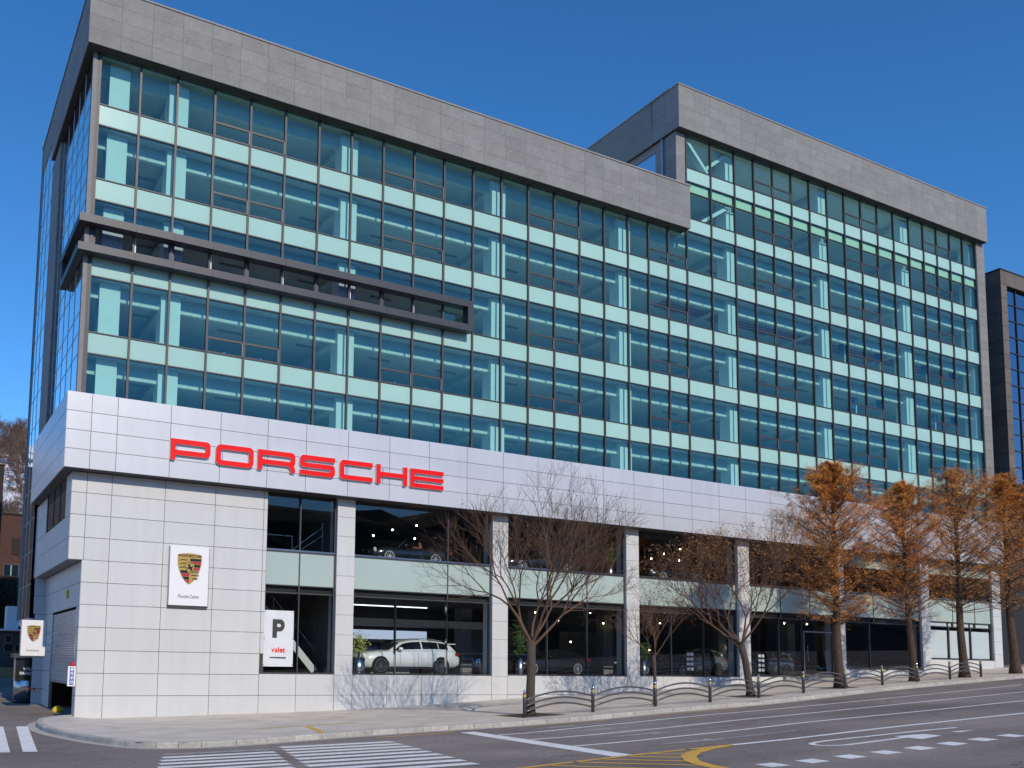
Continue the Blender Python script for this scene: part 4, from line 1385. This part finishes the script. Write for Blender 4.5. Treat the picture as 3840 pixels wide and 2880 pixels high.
    # wheels with arches
    for x in ax:
        for s_ in (-1, 1):
            y = s_*(hwx(x))
            mb = MB(); mb.lathe([(wr+.035, y-s_*.3), (wr+.035, y+s_*.006)], 28, 'y', (x, 0, wr)); mb.build('wheel_arch', 'black', root)
            mb = MB(); mb.lathe([(wr*.7, y-s_*.2), (wr*.96, y-s_*.2), (wr, y-s_*.14), (wr, y-s_*.02), (wr*.96, y+s_*.02), (wr*.76, y+s_*.022)], 32, 'y', (x, 0, wr))
            ty = mb.build('tyre', 'tyre', root, True)
            mb = MB()
            yo = y+s_*.03
            mb.lathe([(wr*.78, yo-s_*.03), (wr*.78, yo), (wr*.70, yo), (wr*.70, yo-s_*.03)], 28, 'y', (x, 0, wr))
            for q in range(10 if rim != 'rim_dark' else 14):
                a_ = 2*math.pi*q/(10 if rim != 'rim_dark' else 14)
                mb.bar((x+.03*math.cos(a_), yo-s_*.02, wr+.03*math.sin(a_)), (x+wr*.73*math.cos(a_), yo-s_*.012, wr+wr*.73*math.sin(a_)), .032, .02)
            mb.lathe([(.06, yo-s_*.03), (.06, yo+s_*.004)], 14, 'y', (x, 0, wr))
            mb.build('rim', rim, ty)
            mb = MB(); mb.lathe([(wr*.6, yo-s_*.05), (wr*.6, yo-s_*.045)], 20, 'y', (x, 0, wr)); mb.build('brake_disc', 'rim_dark', ty)
            if kind == 'roadster':
                mb = MB(); mb.box(x+.08, x+.2, yo-s_*.04, yo-s_*.028, wr-.12, wr+.1); mb.build('brake_caliper', 'caliper', ty)
    for s_ in (-1, 1):
        zl = ztx(.3)-.12
        mb = MB(); mb.lathe([(.0, .02), (.09, .03), (.15, .07), (.15, .12)], 14, 'x', (.12, s_*(hwx(.25)-.16), zl)); mb.build('headlight', 'lamp_glass', root, True)
        xe = xs[-1]
        mb = MB(); mb.box(xe-.32, xe-.06, s_*(hwx(xe-.2)-.02)-.04, s_*(hwx(xe-.2)-.02)+.035, ztx(xe-.3)-.2, ztx(xe-.3)-.06); mb.build('tail_light', 'tail', root)
        xm = (cab[0][0]+.55) if cab else 1.75
        mb = MB(); mb.lathe([(0, -.1), (.07, -.09), (.09, 0), (.07, .1), (0, .11)], 12, 'x', (xm, s_*(W2+.05), ztx(xm)+.07)); mb.build('mirror', paint, root, True)
        for hx in ((2.55, 3.6) if cab else (2.75,)):
            mb = MB(); mb.box(hx, hx+.2, s_*(W2*.965)-.012, s_*(W2*.965)+.012, ztx(hx)-.2, ztx(hx)-.165); mb.build('door_handle', paint if cab else 'chrome', root)
        for dx in ((2.0, 2.95, 3.85) if cab else (1.95, 2.95)):
            mb = MB(); mb.box(dx-.005, dx+.005, s_*(W2*1.0)-.006, s_*(W2*1.0)+.003, .42, ztx(dx)-.12); mb.build('door_gap', 'black', root)
    mb = MB(); mb.box(-.012, .05, -.42, .42, .42, .62); mb.build('front_grille', 'black', root)
    mb = MB(); mb.box(ax[0]+.5, ax[1]-.5, -W2-.004, W2+.004, min(zb)+.02, min(zb)+.1); mb.build('sill_trim', 'black', root)
    return root
def move(o, x, y, z, rz=0):
    o.location = (x, y, z); o.rotation_euler = (0, 0, rz)
    return o
CG = 'cars shown in the showroom'
a = W(1353, 2480, 1.4)
suv = move(build_car('car', 'white SUV with dark alloy wheels behind the ground floor showroom window', 'suv', 'car_white', 'rim_dark', CG), 13.3, 2.35, 1.9)
suv.scale = (1.05, 1, 1.02)
w0 = W(1460, 2090, 1.1).x
rd = move(build_car('car', 'black open roadster with yellow brake calipers upstairs left of the bare tree', 'roadster', 'car_black', 'rim_silver', CG), w0-.9, 2.0, 7.2)
w1 = W(2487, 2160, 1.1).x
rd2 = move(copy_tree(rd), w1-.9, 2.0, 7.2)
rd2['label'] = 'black open roadster with yellow brake calipers upstairs right of the potted bamboo'
w2 = W(1956, 2120, 1.1).x
sd1 = move(build_car('car', 'black saloon with silver wheels upstairs behind the bare branches', 'sedan', 'car_black', 'rim_silver', CG), w2-.98, 2.0, 7.2)
w3 = W(2010, 2490, 2).x
sd2 = move(copy_tree(sd1), w3-.98, 3.2, 1.9)
sd2['label'] = 'black saloon with silver wheels on the ground floor behind the large bare tree'
w4 = W(2573, 2508, 2.0).x
sd3 = move(copy_tree(sd1), w4-3.95, 3.2, 1.9)
sd3['label'] = 'dark saloon on the ground floor behind the small bare tree'
hb = move(build_car('car', 'grey SUV seen from behind the third showroom pier, beside the tree with rusty leaves', 'suv', 'car_grey', 'rim_dark', CG), W(2693, 2508, 2.6).x-4.2, 3.6, 1.9)
hb2 = move(copy_tree(hb), W(2968, 2520, 2.6).x-4.2, 3.9, 1.9)
hb2['label'] = 'grey SUV inside the bay with the glass entrance door'
sd4 = move(copy_tree(sd1), W(3222, 2500, 2.6).x-4.2, 3.4, 1.9)
sd4['label'] = 'dark saloon on the ground floor just right of the first rust coloured tree trunk'

# crest on the counter
cr_ = thing('counter_crest', 'small gold crest and black PORSCHE lettering on the white reception counter', 'emblem', (0, 0, 0))
p = W(1438, 2411, 5.98)
crest(cr_, p.x, p.z, .34, 5.985, False)
p = W(1438, 2428, 5.98)
small_word('letter', cr_, 'ink', p.x, 5.985, p.z-.02, .12)
# brochure stands
def stand(label, px, y):
    p = W(px, 2500, y)
    o = thing('brochure_stand', label, 'stand', (p.x, y, 1.9), 0, 'brochure stands')
    part('post', o, 'black', -.3, .3, 0, .05, 0, 1.5)
    for r_ in range(4):
        for c_ in range(2):
            part('brochure', o, 'sign_white', -.26+.28*c_, -.05+.28*c_, -.03, -.004, .35+.28*r_, .52+.28*r_)
    part('foot', o, 'black', -.32, .32, -.2, .2, 0, .03)
    return o
stand('black brochure stand behind the third showroom pier from the corner', 2588, .8)
stand('black brochure stand with white leaflets just right of the tree with rusty leaves', 2855, .8)

# ceiling spot lamps
LG = 'small lit lamps hanging in the showroom'
lamp0 = None
lamps = [(1400, 2012, 3), (1562, 1974, 4), (1555, 2023, 5), (1655, 1940, 3), (1472, 1990, 6), (2442, 2098, 4), (2551, 2062, 4), (2547, 2105, 5), (2613, 2032, 3), (2490, 2080, 6),
         (2008, 2300, 4), (2093, 2330, 5), (2098, 2295, 7), (2213, 2300, 4), (2262, 2340, 5), (2140, 2410, 8), (2270, 2315, 8), (2475, 2340, 4), (2435, 2440, 6), (2735, 2430, 5), (2830, 2355, 5), (2941, 2340, 4), (3026, 2343, 4), (3044, 2343, 6)]
for i, (px, py, y) in enumerate(lamps):
    p = W(px, py, y)
    if lamp0 is None:
        lamp0 = thing('hanging_lamp', 'small glowing spot lamp hanging in the dark showroom', 'lamp', p, 0, LG)
        mb = MB(); mb.lathe([(.0, .0), (.035, .01), (.045, .04), (.035, .08), (.0, .1)], 10); mb.build('bulb', 'lamp_on', lamp0, True)
        mb = MB(); mb.lathe([(.075, .1), (.075, .2), (.03, .24)], 10); mb.build('housing', 'black', lamp0, True)
        part('cord', lamp0, 'black', -.008, .008, -.008, .008, .24, .9)
    else:
        c = copy_tree(lamp0); c.location = p

# potted plants
def plant(name, label, px, py, y, z0, pot_r, pot_h, kind, h, mat, n_):
    p = W(px, py, y)
    o = thing(name, label, 'plant', (p.x, y, z0))
    rng = random.Random(px)
    mb = MB(); mb.lathe([(pot_r*.96, 0), (pot_r, .02), (pot_r, pot_h), (pot_r*.9, pot_h), (pot_r*.9, pot_h-.05)], 24); mb.build('pot', 'steel', o, True)
    mb = MB(); lf = MB()
    for i in range(7):
        a_ = rng.uniform(0, 6.28); r_ = pot_r*.5*rng.random()
        top = Vector((math.cos(a_)*r_*3, math.sin(a_)*r_*3, pot_h+h*rng.uniform(.6, 1)))
        base = Vector((math.cos(a_)*r_*.5, math.sin(a_)*r_*.5, pot_h-.1))
        mb.tube([base, base.lerp(top, .5)+Vector((rng.uniform(-.05, .05), 0, 0)), top], [.014, .011, .006], 5)
        for j in range(n_//7):
            t = rng.uniform(.2, 1) if kind == 'bamboo' else rng.uniform(.35, 1)
            c = base.lerp(top, t)+Vector((rng.gauss(0, .16), rng.gauss(0, .16), rng.gauss(0, .1)))*(1 if kind != 'bamboo' else .7)
            d = Vector((rng.uniform(-1, 1), rng.uniform(-1, 1), rng.uniform(-.7, .4))).normalized()
            s_ = d.orthogonal().normalized()*(.035 if kind != 'bamboo' else .018)
            ln = .14 if kind != 'bamboo' else .24
            lf.quad(c, c+d*ln*.45+s_, c+d*ln, c+d*ln*.45-s_)
    mb.build('stems', 'bark', o, True)
    lf.build('leaves', mat, o)
    return o
plant('potted_plant', 'bright green leafy plant in a steel pot in front of the white SUV', 1343, 2480, .75, 1.9, .32, .75, 'bush', 1.2, 'leaf_yellow', 320)
plant('potted_plant', 'tall green bamboo in a steel cylinder upstairs beside a white pier', 2287, 2140, .9, 7.2, .2, .8, 'bamboo', 1.6, 'leaf_green', 420)
plant('potted_plant', 'slim plant in a steel cylinder at the ground floor left of the large bare tree', 1948, 2500, .9, 1.9, .22, .9, 'bamboo', 2.1, 'leaf_green', 260)
plant('potted_plant', 'plant in a steel cylinder behind the small bare tree trunk', 2412, 2500, .9, 1.9, .22, .9, 'bamboo', 1.2, 'leaf_green', 200)
# steel drums beside the SUV
mb = MB(); mb.lathe([(.24, 0), (.24, .82), (.22, .84)], 24)
o = mb.build('steel_planter', 'steel', None, True); o.location = (W(1790, 2500, 2.6).x, 2.6, 1.9)
tag(o, 'plain steel cylinder on the showroom floor right of the white SUV', 'planter')

# ================================================================== FENCE
fence = thing('street_fence', 'dark metal kerbside fence with arched rails and ball topped posts', 'fence')
def fence_y(x):
    return kerb_y(x)+1.25
posts = []
for px in (1967, 2223, 2457, 2663, 2846, 3014, 3170, 3311, 3442, 3566, 3683):
    x = 20
    for _ in range(30):
        x = .5*x+.5*W(px, 2620, fence_y(x)).x
    posts.append(Vector((x, fence_y(x), walk_z(x, fence_y(x)))))
pmesh = None
for p in posts:
    if pmesh is None:
        mb = MB(); mb.lathe([(.065, -.05), (.065, .86), (.05, .875), (.05, .885)], 14)
        po = mb.build('post', 'fence', fence, True)
        mb = MB(); mb.lathe([(.0, .88), (.03, .885), (.056, .92), (.06, .945), (.05, .98), (.0, 1.005)], 14); mb.build('finial', 'chrome', po, True)
        mb = MB(); mb.lathe([(.067, .80), (.067, .83)], 14); mb.build('reflector_band', 'yellow', po)
        mb = MB(); mb.lathe([(.067, .75), (.067, .77)], 14); mb.build('reflector_band', 'yellow', po)
        pmesh = po
    else:
        po = copy_tree(pmesh, fence)
    po.location = p
for a, b in zip(posts, posts[1:]):
    for h in (.19, .40, .61):
        mb = MB()
        pts = [a.lerp(b, t/14)+Vector((0, 0, h+.25*math.sin(math.pi*t/14)**.9)) for t in range(15)]
        mb.tube(pts, [.034]*15, 8)
        rl = mb.build('rail', 'rail', fence, True)
        for q in (pts[0].lerp(pts[1], .5), pts[-1].lerp(pts[-2], .5)):
            mb = MB(); mb.lathe([(0, -.03), (.03, -.02), (.034, 0), (.03, .02), (0, .03)], 8, 'y', q); mb.build('rail_joint', 'chrome', rl, True)

# ================================================================== TREES
def bare_tree(name, label, base, fork, height, spread, seed, trunk_r, limbs, depth, lean=(0, 0), leaves=0, bark='bark', density=1.0, group=None):
    o = thing(name, label, 'tree', base, 0, group)
    rng = random.Random(seed)
    tk = MB(); br = MB(); lf = MB()
    top = Vector((lean[0], lean[1], fork))
    tp = [Vector((0, 0, -.1)), Vector((0, 0, .25)), top*.33+Vector((rng.uniform(-.06, .06), 0, 0)), top*.66+Vector((rng.uniform(-.08, .08), 0, 0)), top]
    tk.tube(tp, [trunk_r*1.45, trunk_r*1.05, trunk_r*.95, trunk_r*.88, trunk_r*.92], 12)
    tips = []
    def grow(p, d, ln, r, dep):
        segs = 4 if dep > depth-2 else 3
        pts = [p]; rad = [r]
        q = p.copy(); dd = d.copy()
        for i in range(segs):
            dd = (dd+Vector((rng.gauss(0, .10), rng.gauss(0, .10), rng.gauss(.03, .07)))).normalized()
            q = q+dd*ln/segs
            pts.append(q.copy()); rad.append(r+(max(.0045, r*.62)-r)*(i+1)/segs)
        br.tube(pts, rad, 7 if r > .04 else 4 if r > .012 else 3, False)
        if dep == 0:
            tips.append(q)
            return
        nch = 2 if rng.random() < .55 else 3
        az = rng.uniform(0, 6.28)
        for i in range(nch):
            a_ = az+6.28*i/nch+rng.uniform(-.5, .5)
            an = rng.uniform(.25, .62)
            u = dd.orthogonal().normalized(); w_ = dd.cross(u)
            nd = (dd*math.cos(an)+(u*math.cos(a_)+w_*math.sin(a_))*math.sin(an)+Vector((0, 0, .10))).normalized()
            grow(q, nd, ln*rng.uniform(.66, .88), max(.0045, r*.60), dep-1)
        if dep <= depth-1:
            for i in range(int(rng.uniform(1, 3.4)*density)):
                t = rng.uniform(.25, .95)
                k_ = min(int(t*segs), segs-1)
                pp = pts[k_].lerp(pts[k_+1], t*segs-k_)
                u = Vector((rng.gauss(0, 1), rng.gauss(0, 1), rng.gauss(.3, .6))).normalized()
                nd = (dd*.8+u*.8).normalized()
                grow(pp, nd, ln*rng.uniform(.45, .75), max(.0045, r*.42), max(0, dep-2))
    for i in range(limbs):
        a_ = 6.28*i/limbs+rng.uniform(-.4, .4)
        sp = spread*rng.uniform(.7, 1.15)
        d = Vector((math.cos(a_)*sp, math.sin(a_)*sp, 1)).normalized()
        grow(top-Vector((0, 0, .12+.5*rng.random()*(limbs > 4)*fork/3)), d, height*.30*rng.uniform(.8, 1.15), trunk_r*rng.uniform(.45, .68), depth)
    # fit the crown to its height above the fork
    zmax = max(v.z for v in br.v)
    k_ = (height-fork)/(zmax-fork)
    for q in br.v+tips:
        h_ = q-top
        q.x, q.y, q.z = top.x+h_.x*k_, top.y+h_.y*k_, top.z+h_.z*k_
    for i in range(leaves):
        c = rng.choice(tips)+Vector((rng.gauss(0, .1), rng.gauss(0, .1), rng.gauss(0, .08)))
        d = Vector((rng.uniform(-1, 1), rng.uniform(-1, 1), rng.uniform(-1, .2))).normalized()
        s_ = d.orthogonal().normalized()*.03
        lf.quad(c, c+d*.05+s_, c+d*.11, c+d*.05-s_)
    t_ = tk.build('trunk', bark, o, True)
    br.build('branches', 'twig', o, True)
    if leaves:
        lf.build('dry_leaves', 'leaf_dry', o)
    return o
def on_walk(px, y):
    x = W(px, 2620, y).x
    return Vector((x, y, walk_z(x, y)))
def pit(p, s_=.75):
    patch('tree_pit', [(p.x-s_, p.y-s_), (p.x+s_, p.y-s_), (p.x+s_, p.y+s_), (p.x-s_, p.y+s_)], 'soil', .006, walk, walk_z)
p = on_walk(1988, -10.0); pit(p, .95)
bare_tree('bare_street_tree', 'large bare vase shaped tree in front of the showroom at the fence end', p, 2.8, 9.5, .86, 12, .18, 6, 6, (.05, 0), 90, density=.95)
p = on_walk(2456, -9.8)
bare_tree('bare_street_tree', 'smallest bare young tree with spreading twigs behind the fence', p, 2.1, 5.3, .8, 5, .075, 6, 4, (-.05, 0), 40, density=1.6)
p = on_walk(2815, -9.0); pit(p, .8)
bare_tree('bare_street_tree', 'leaning forked tree with a few rusty leaves between the bare and orange trees', p, 2.4, 8.3, .95, 23, .17, 6, 6, (-.55, 0), 2600, density=.85)
def cypress(label, base, height, rad, seed, lean, clear, mat, leafn, trunk_r):
    o = thing('rusty_conifer_tree', label, 'tree', base, 0, 'rust coloured conifers along the pavement')
    rng = random.Random(seed)
    tk = MB(); br = MB(); lf = MB()
    def axis(z):
        t = z/height
        return Vector((lean*t+.06*math.sin(z*1.1+seed), .05*math.cos(z*.9+seed), z))
    zs = frange(0, height, .5)
    tk.tube([axis(z)-Vector((0, 0, .1 if z == 0 else 0)) for z in zs], [trunk_r*(1.5 if z == 0 else 1.12 if z < .6 else 1)*(1-.93*z/height) + .008 for z in zs], 12)
    nb = 170
    for i in range(nb):
        t = (i+rng.random())/nb
        z = clear+(height-clear)*t
        p0 = axis(z)
        a_ = i*2.399+rng.uniform(-.5, .5)
        env = rad*interp(t, [0, .15, .45, .7, .88, 1], [.7, .92, 1.0, .72, .33, .05])*rng.uniform(.65, 1.12)+.1
        up_ = .15+.65*t+rng.uniform(-.2, .25)
        d = Vector((math.cos(a_), math.sin(a_), up_)).normalized()
        pts = [p0]
        q = p0.copy()
        n_ = 5
        for k in range(n_):
            d = (d+Vector((rng.gauss(0, .09), rng.gauss(0, .09), .06+rng.gauss(0, .05)))).normalized()
            q = q+d*env*1.15/n_
            pts.append(q.copy())
        r0 = .012+.022*(1-t)
        br.tube(pts, [r0*(1-.75*k/n_) for k in range(n_+1)], 4, False)
        subs = []
        for k in range(1, n_+1):
            for _ in range(3):
                u = Vector((rng.gauss(0, 1), rng.gauss(0, 1), rng.gauss(.1, .6))).normalized()
                e = pts[k]+(d*.5+u*.7)*env*.26
                br.tube([pts[k].lerp(pts[k-1], rng.random()), pts[k].lerp(e, .5)+u*.03, e], [.007, .005, .003], 3, False)
                subs.append((pts[k], e))
        m_ = int(leafn/nb*(.16+1.6*t**.95)*(1-.65*max(0, (t-.78)/.22))*(.5+rng.random()))
        for _ in range(m_):
            a, b = rng.choice(subs)
            c = a.lerp(b, rng.uniform(.3, 1.15))+Vector((rng.gauss(0, .05), rng.gauss(0, .05), rng.gauss(0, .05)))
            dd = Vector((rng.uniform(-1, 1), rng.uniform(-1, 1), rng.uniform(-1.4, .2))).normalized()
            s_ = dd.orthogonal().normalized()*.012
            ln = rng.uniform(.08, .2)
            lf.quad(c, c+dd*ln*.5+s_, c+dd*ln, c+dd*ln*.5-s_)
    tk.build('trunk', 'bark_red', o, True)
    br.build('branches', 'twig', o)
    lf.build('crown', mat, o)
    return o
def ztop(px, py, y, base):
    return W(px, py, y).z-base.z
b = on_walk(3150, -7.9); pit(b, .7)
cypress('densest rust coloured conifer, first of the row from the left', b, ztop(3142, 1750, -7.9, b), 2.7, 3, -.15, 3.0, 'leaf_rust', 85000, .24)
b = on_walk(3428, -7.0)
cypress('narrow rust coloured conifer, second of the row, with its trunk bent to the left', b, ztop(3390, 1820, -7.0, b), 2.5, 8, -.55, 3.2, 'leaf_rust', 56000, .2)
b = on_walk(3617, -6.9)
cypress('thinly leaved pale rust conifer at the end of the fence', b, ztop(3598, 1775, -6.9, b), 2.9, 15, -.2, 3.6, 'leaf_rust_pale', 50000, .24)
b = on_walk(3810, -6.6)
cypress('rust coloured conifer beyond the fence at the right edge', b, ztop(3785, 1800, -6.6, b), 3.0, 21, -.5, 3.6, 'leaf_rust', 56000, .27)

# ================================================================== NEIGHBOURS
NB = thing('stone_office_block', 'brown stone office block with bluish glazing at the right edge', 'building', (0, 0, 0))
nx, ny0 = 65.4, .2
part('block_core', NB, 'joint', nx+.06, nx+20, ny0+.4, 14, 16.5, 32.5)
h = (32.7-16.4)/15
for r_ in range(15):
    for a, b in ((ny0+.1, 1.7), (1.7, 3.3), (3.3, 4.9), (4.9, 6.5), (6.5, 8.1)):
        part('facade_stone', NB, 'stone_brown', nx, nx+.08, a+.012, b-.012, 16.4+h*r_+.012, 16.4+h*(r_+1)-.012)
    part('facade_stone', NB, 'stone_brown', nx, nx+.75, ny0, ny0+.09, 16.4+h*r_+.012, 16.4+h*(r_+1)-.012)
for i in range(12):
    part('facade_stone', NB, 'stone_brown', nx+.76+1.2*i, nx+1.94+1.2*i, ny0, ny0+.09, 31.6, 32.7)
part('front_core', NB, 'joint', nx+.05, nx+.74, ny0+.06, ny0+.5, 16.4, 32.6)
part('top_core', NB, 'joint', nx+.7, nx+18, ny0+.06, ny0+.5, 31.65, 32.6)
part('coping', NB, 'ink', nx-.05, nx+20, ny0-.05, 8, 32.71, 32.8)
part('soffit', NB, 'ink', nx+.03, nx+20, ny0+.05, 8, 16.3, 16.4)
for c in range(6):
    for r_ in range(12):
        part('window_pane', NB, 'glass_nbr', nx+.85+1.5*c, nx+2.25+1.5*c, ny0+.3, ny0+.32, 16.5+1.26*r_, 17.66+1.26*r_)
    part('window_mullion', NB, 'ink', nx+2.26+1.5*c, nx+2.34+1.5*c, ny0+.22, ny0+.38, 16.45, 31.6)
for r_ in range(12):
    part('window_transom', NB, 'ink', nx+.78, nx+10, ny0+.24, ny0+.36, 17.68+1.26*r_, 17.74+1.26*r_)
part('lower_wall', NB, 'dark_int', nx+1.2, nx+20, 3.2, 14, 1.5, 16.3)
part('lower_wall', NB, 'stone_brown', nx+1.0, nx+20, 4, 14.2, 1.5, 4.0)
part('lower_side_wall', NB, 'dark_int', nx+.2, nx+1.2, 6, 14, 1.5, 16.3)

# brick house, annex and hill at the left
yb = 46
x1 = W(84, 2000, yb).x; zt_ = W(60, 1932, yb).z
BR = thing('brick_house', 'dark red brick building with a green window left of the showroom', 'building', (0, 0, 0))
part('wall', BR, 'brick', x1-9, x1, yb, yb+8, 0, zt_)
part('coping', BR, 'brick_dark', x1-9.1, x1+.08, yb-.08, yb+8, zt_+.002, zt_+.14)
a, b = W(12, 2113, yb), W(70, 2165, yb)
fr = frame4('window', a.x, b.x, b.z, a.z, yb-.08, yb-.003, .08, 'mullion', BR)
part('pane', fr, 'glass_side', a.x+.08, (a.x+b.x)/2-.04, yb-.05, yb-.03, b.z+.08, a.z-.08)
part('pane', fr, 'glass_side', (a.x+b.x)/2+.04, b.x-.08, yb-.05, yb-.03, b.z+.08, a.z-.08)
part('curtain', fr, 'spandrel', a.x+.1, b.x-.1, yb-.028, yb-.006, b.z+.1, a.z-.1)
a, b = W(45, 2018, yb), W(74, 2082, yb)
part('vent_panel', BR, 'brick_dark', a.x, b.x, yb-.05, yb-.004, b.z, a.z)
yd = 38
DH = thing('dark_house', 'nearly black brick gable at the left edge in front of the hill', 'building', (0, 0, 0))
xe = W(11, 1850, yd).x; ze = W(8, 1745, yd).z
part('wall', DH, 'brick_dark', xe-6, xe, yd, yd+4, 0, ze)
part('coping', DH, 'brick', xe-6.1, xe+.06, yd-.06, yd+4, ze+.002, ze+.1)
ya = 27
AN = thing('annex', 'low dark grey annex with small square windows behind the valet booth', 'building', (0, 0, 0))
za = W(40, 2366, ya).z; gz = ground(0, ya)
xr = W(88, 2400, ya).x
part('wall', AN, 'annex', xr-6, xr+3, ya, ya+5, gz-.5, za)
part('roof_edge', AN, 'sign_white', xr-6.2, xr+3, ya-.3, ya+5, za+.002, za+.12)
for (p0, q0, p1, q1) in ((18, 2380, 45, 2409), (15, 2413, 50, 2446), (56, 2416, 80, 2446)):
    a, b = W(p0, q0, ya), W(p1, q1, ya)
    fr = frame4('window', a.x, b.x, b.z, a.z, ya-.06, ya-.003, .05, 'steel', AN)
    part('pane', fr, 'black', a.x+.05, b.x-.05, ya-.03, ya-.006, b.z+.05, a.z-.05)
a, b = W(28, 2272, ya+1), W(68, 2366, ya+1)
part('roof_box', AN, 'sign_white', a.x, b.x, ya+1, ya+2.4, za+.125, a.z)
a, b = W(2, 2505, ya-1), W(54, 2522, ya-1)
o = part('timber_kerb', None, 'ochre', a.x-.6, b.x, ya-1, ya-.8, ground(0, ya-1)-.1, a.z+.05)
tag(o, 'long yellow ochre kerb block at the foot of the dark annex', 'kerb')
# shrubs in front of the brick house
def shrub(label, x, y, h, w, mat, seed, n_):
    o = thing('shrub', label, 'shrub', (x, y, ground(x, y)))
    rng = random.Random(seed)
    lf = MB(); st = MB()
    for i in range(9):
        a_ = rng.uniform(0, 6.28)
        st.tube([(0, 0, 0), (math.cos(a_)*w*.3, math.sin(a_)*w*.3, h*.5), (math.cos(a_)*w*.5, math.sin(a_)*w*.5, h*.9)], [.05, .03, .01], 4)
    for i in range(n_):
        c = Vector((rng.gauss(0, w*.3), rng.gauss(0, w*.3), h*(.15+.8*rng.random()**.8)))
        d = Vector((rng.uniform(-1, 1), rng.uniform(-1, 1), rng.uniform(-1, 1))).normalized()
        s_ = d.orthogonal().normalized()*.07
        lf.quad(c, c+d*.12+s_, c+d*.26, c+d*.12-s_)
    st.build('stems', 'bark', o)
    lf.build('foliage', mat, o)
M('leaf_dark', (.05, .055, .02), .8, noise=(1, .4), noise2=(5, .3))
for i, (px, y, h, w) in enumerate(((20, 40, 6.5, 2.6), (62, 42, 6.0, 2.4))):
    x = W(px, 2300, y).x
    shrub(('dark leafy shrub under the green window at the left edge', 'dark leafy shrub between the brick building and the showroom')[i], x, y, h, w, 'leaf_dark', i+3, 2600)
# hill
hx = frange(-160, 75, 5); hy = frange(84, 330, 6)
def hill_z(x, y):
    t = max(0, (y-86)/95)
    return 3.5+46*min(1, t)**.9*(1-.12*max(0, (x-5)/60))+2.2*mnoise.noise(Vector((x*.05, y*.05, 0)))-.0
v = [(x, y, hill_z(x, y) if y > 85 else 3.0) for x in hx for y in hy]
k = len(hy)
f = [(i*k+j, (i+1)*k+j, (i+1)*k+j+1, i*k+j+1) for i in range(len(hx)-1) for j in range(k-1)]
struct(mesh('hill', v, f, 'snow_slope'))
def hill_tree(seed, mat):
    rng = random.Random(seed)
    mb = MB()
    def grow(p, d, ln, r, dep):
        q = p+d*ln
        mb.tube([p, q], [r, r*.6], 4 if r > .05 else 3, False)
        if dep == 0:
            return
        for i in range(3 if dep > 1 else 4):
            nd = (d+Vector((rng.gauss(0, .42), rng.gauss(0, .42), rng.gauss(.12, .2)))).normalized()
            grow(p.lerp(q, rng.uniform(.55, 1)), nd, ln*rng.uniform(.6, .85), max(.018, r*.55), dep-1)
    grow(Vector((0, 0, -.4)), Vector((0, 0, 1)), 2.6, .13, 5)
    me = bpy.data.meshes.new('crown')
    me.from_pydata([tuple(q) for q in mb.v], [], mb.f)
    me.materials.append(MATS[mat])
    tk = MB(); tk.tube([(0, 0, -.8), (0, 0, 2.4)], [.18, .12], 6)
    mt = bpy.data.meshes.new('trunk')
    mt.from_pydata([tuple(q) for q in tk.v], [], tk.f)
    mt.materials.append(MATS['hill_tree'])
    return me, mt
protos = [hill_tree(i, 'hill_tree') for i in range(4)]+[hill_tree(9, 'hill_tree_rust')]
rng = random.Random(2)
cnt = 0
for i in range(900):
    px = rng.uniform(-25, 122)
    y = rng.choice([rng.uniform(95, 150), rng.uniform(150, 188)])
    x = W(px, 1700, y).x
    zz = hill_z(x, y)
    if cnt >= 75:
        break
    if rng.random() > .5 and y < 140:
        continue
    pr = protos[rng.randrange(4)]
    if cnt == 9:
        pr = protos[4]
    o = thing('hill_tree', 'bare brown tree on the snowy wooded hillside at the left' if pr is not protos[4] else 'rust leaved tree among the bare trees on the snowy hillside', 'tree', (x, y, zz), rng.uniform(0, 6.28), 'bare trees on the snowy hill' if pr is not protos[4] else 'rust leaved trees on the snowy hill')
    s_ = rng.uniform(.8, 1.15)
    o.scale = (s_, s_, s_)
    for nm, me in zip(('crown', 'trunk'), pr):
        link(bpy.data.objects.new(nm, me), o)
    cnt += 1

# wooded slope across the street: behind the viewer, it shows in the shop windows
M('far_wood', (.045, .042, .03), .95, noise=(.12, .5), noise2=(1.2, .4))
hx = frange(-260, 300, 10); hy = frange(-260, -78, 7)
v = []
for x in hx:
    for y in hy:
        t = min(1, (-78-y)/60)
        v.append((x, y, ground(x, y)-.3+(32*t+4*mnoise.noise(Vector((x*.06, y*.06, 2)))*t+2.5*mnoise.noise(Vector((x*.3, y*.3, 5)))*t)))
k = len(hy)
f = [(i*k+j, (i+1)*k+j, (i+1)*k+j+1, i*k+j+1) for i in range(len(hx)-1) for j in range(k-1)]
struct(mesh('wooded_hill', v, f, 'far_wood'))
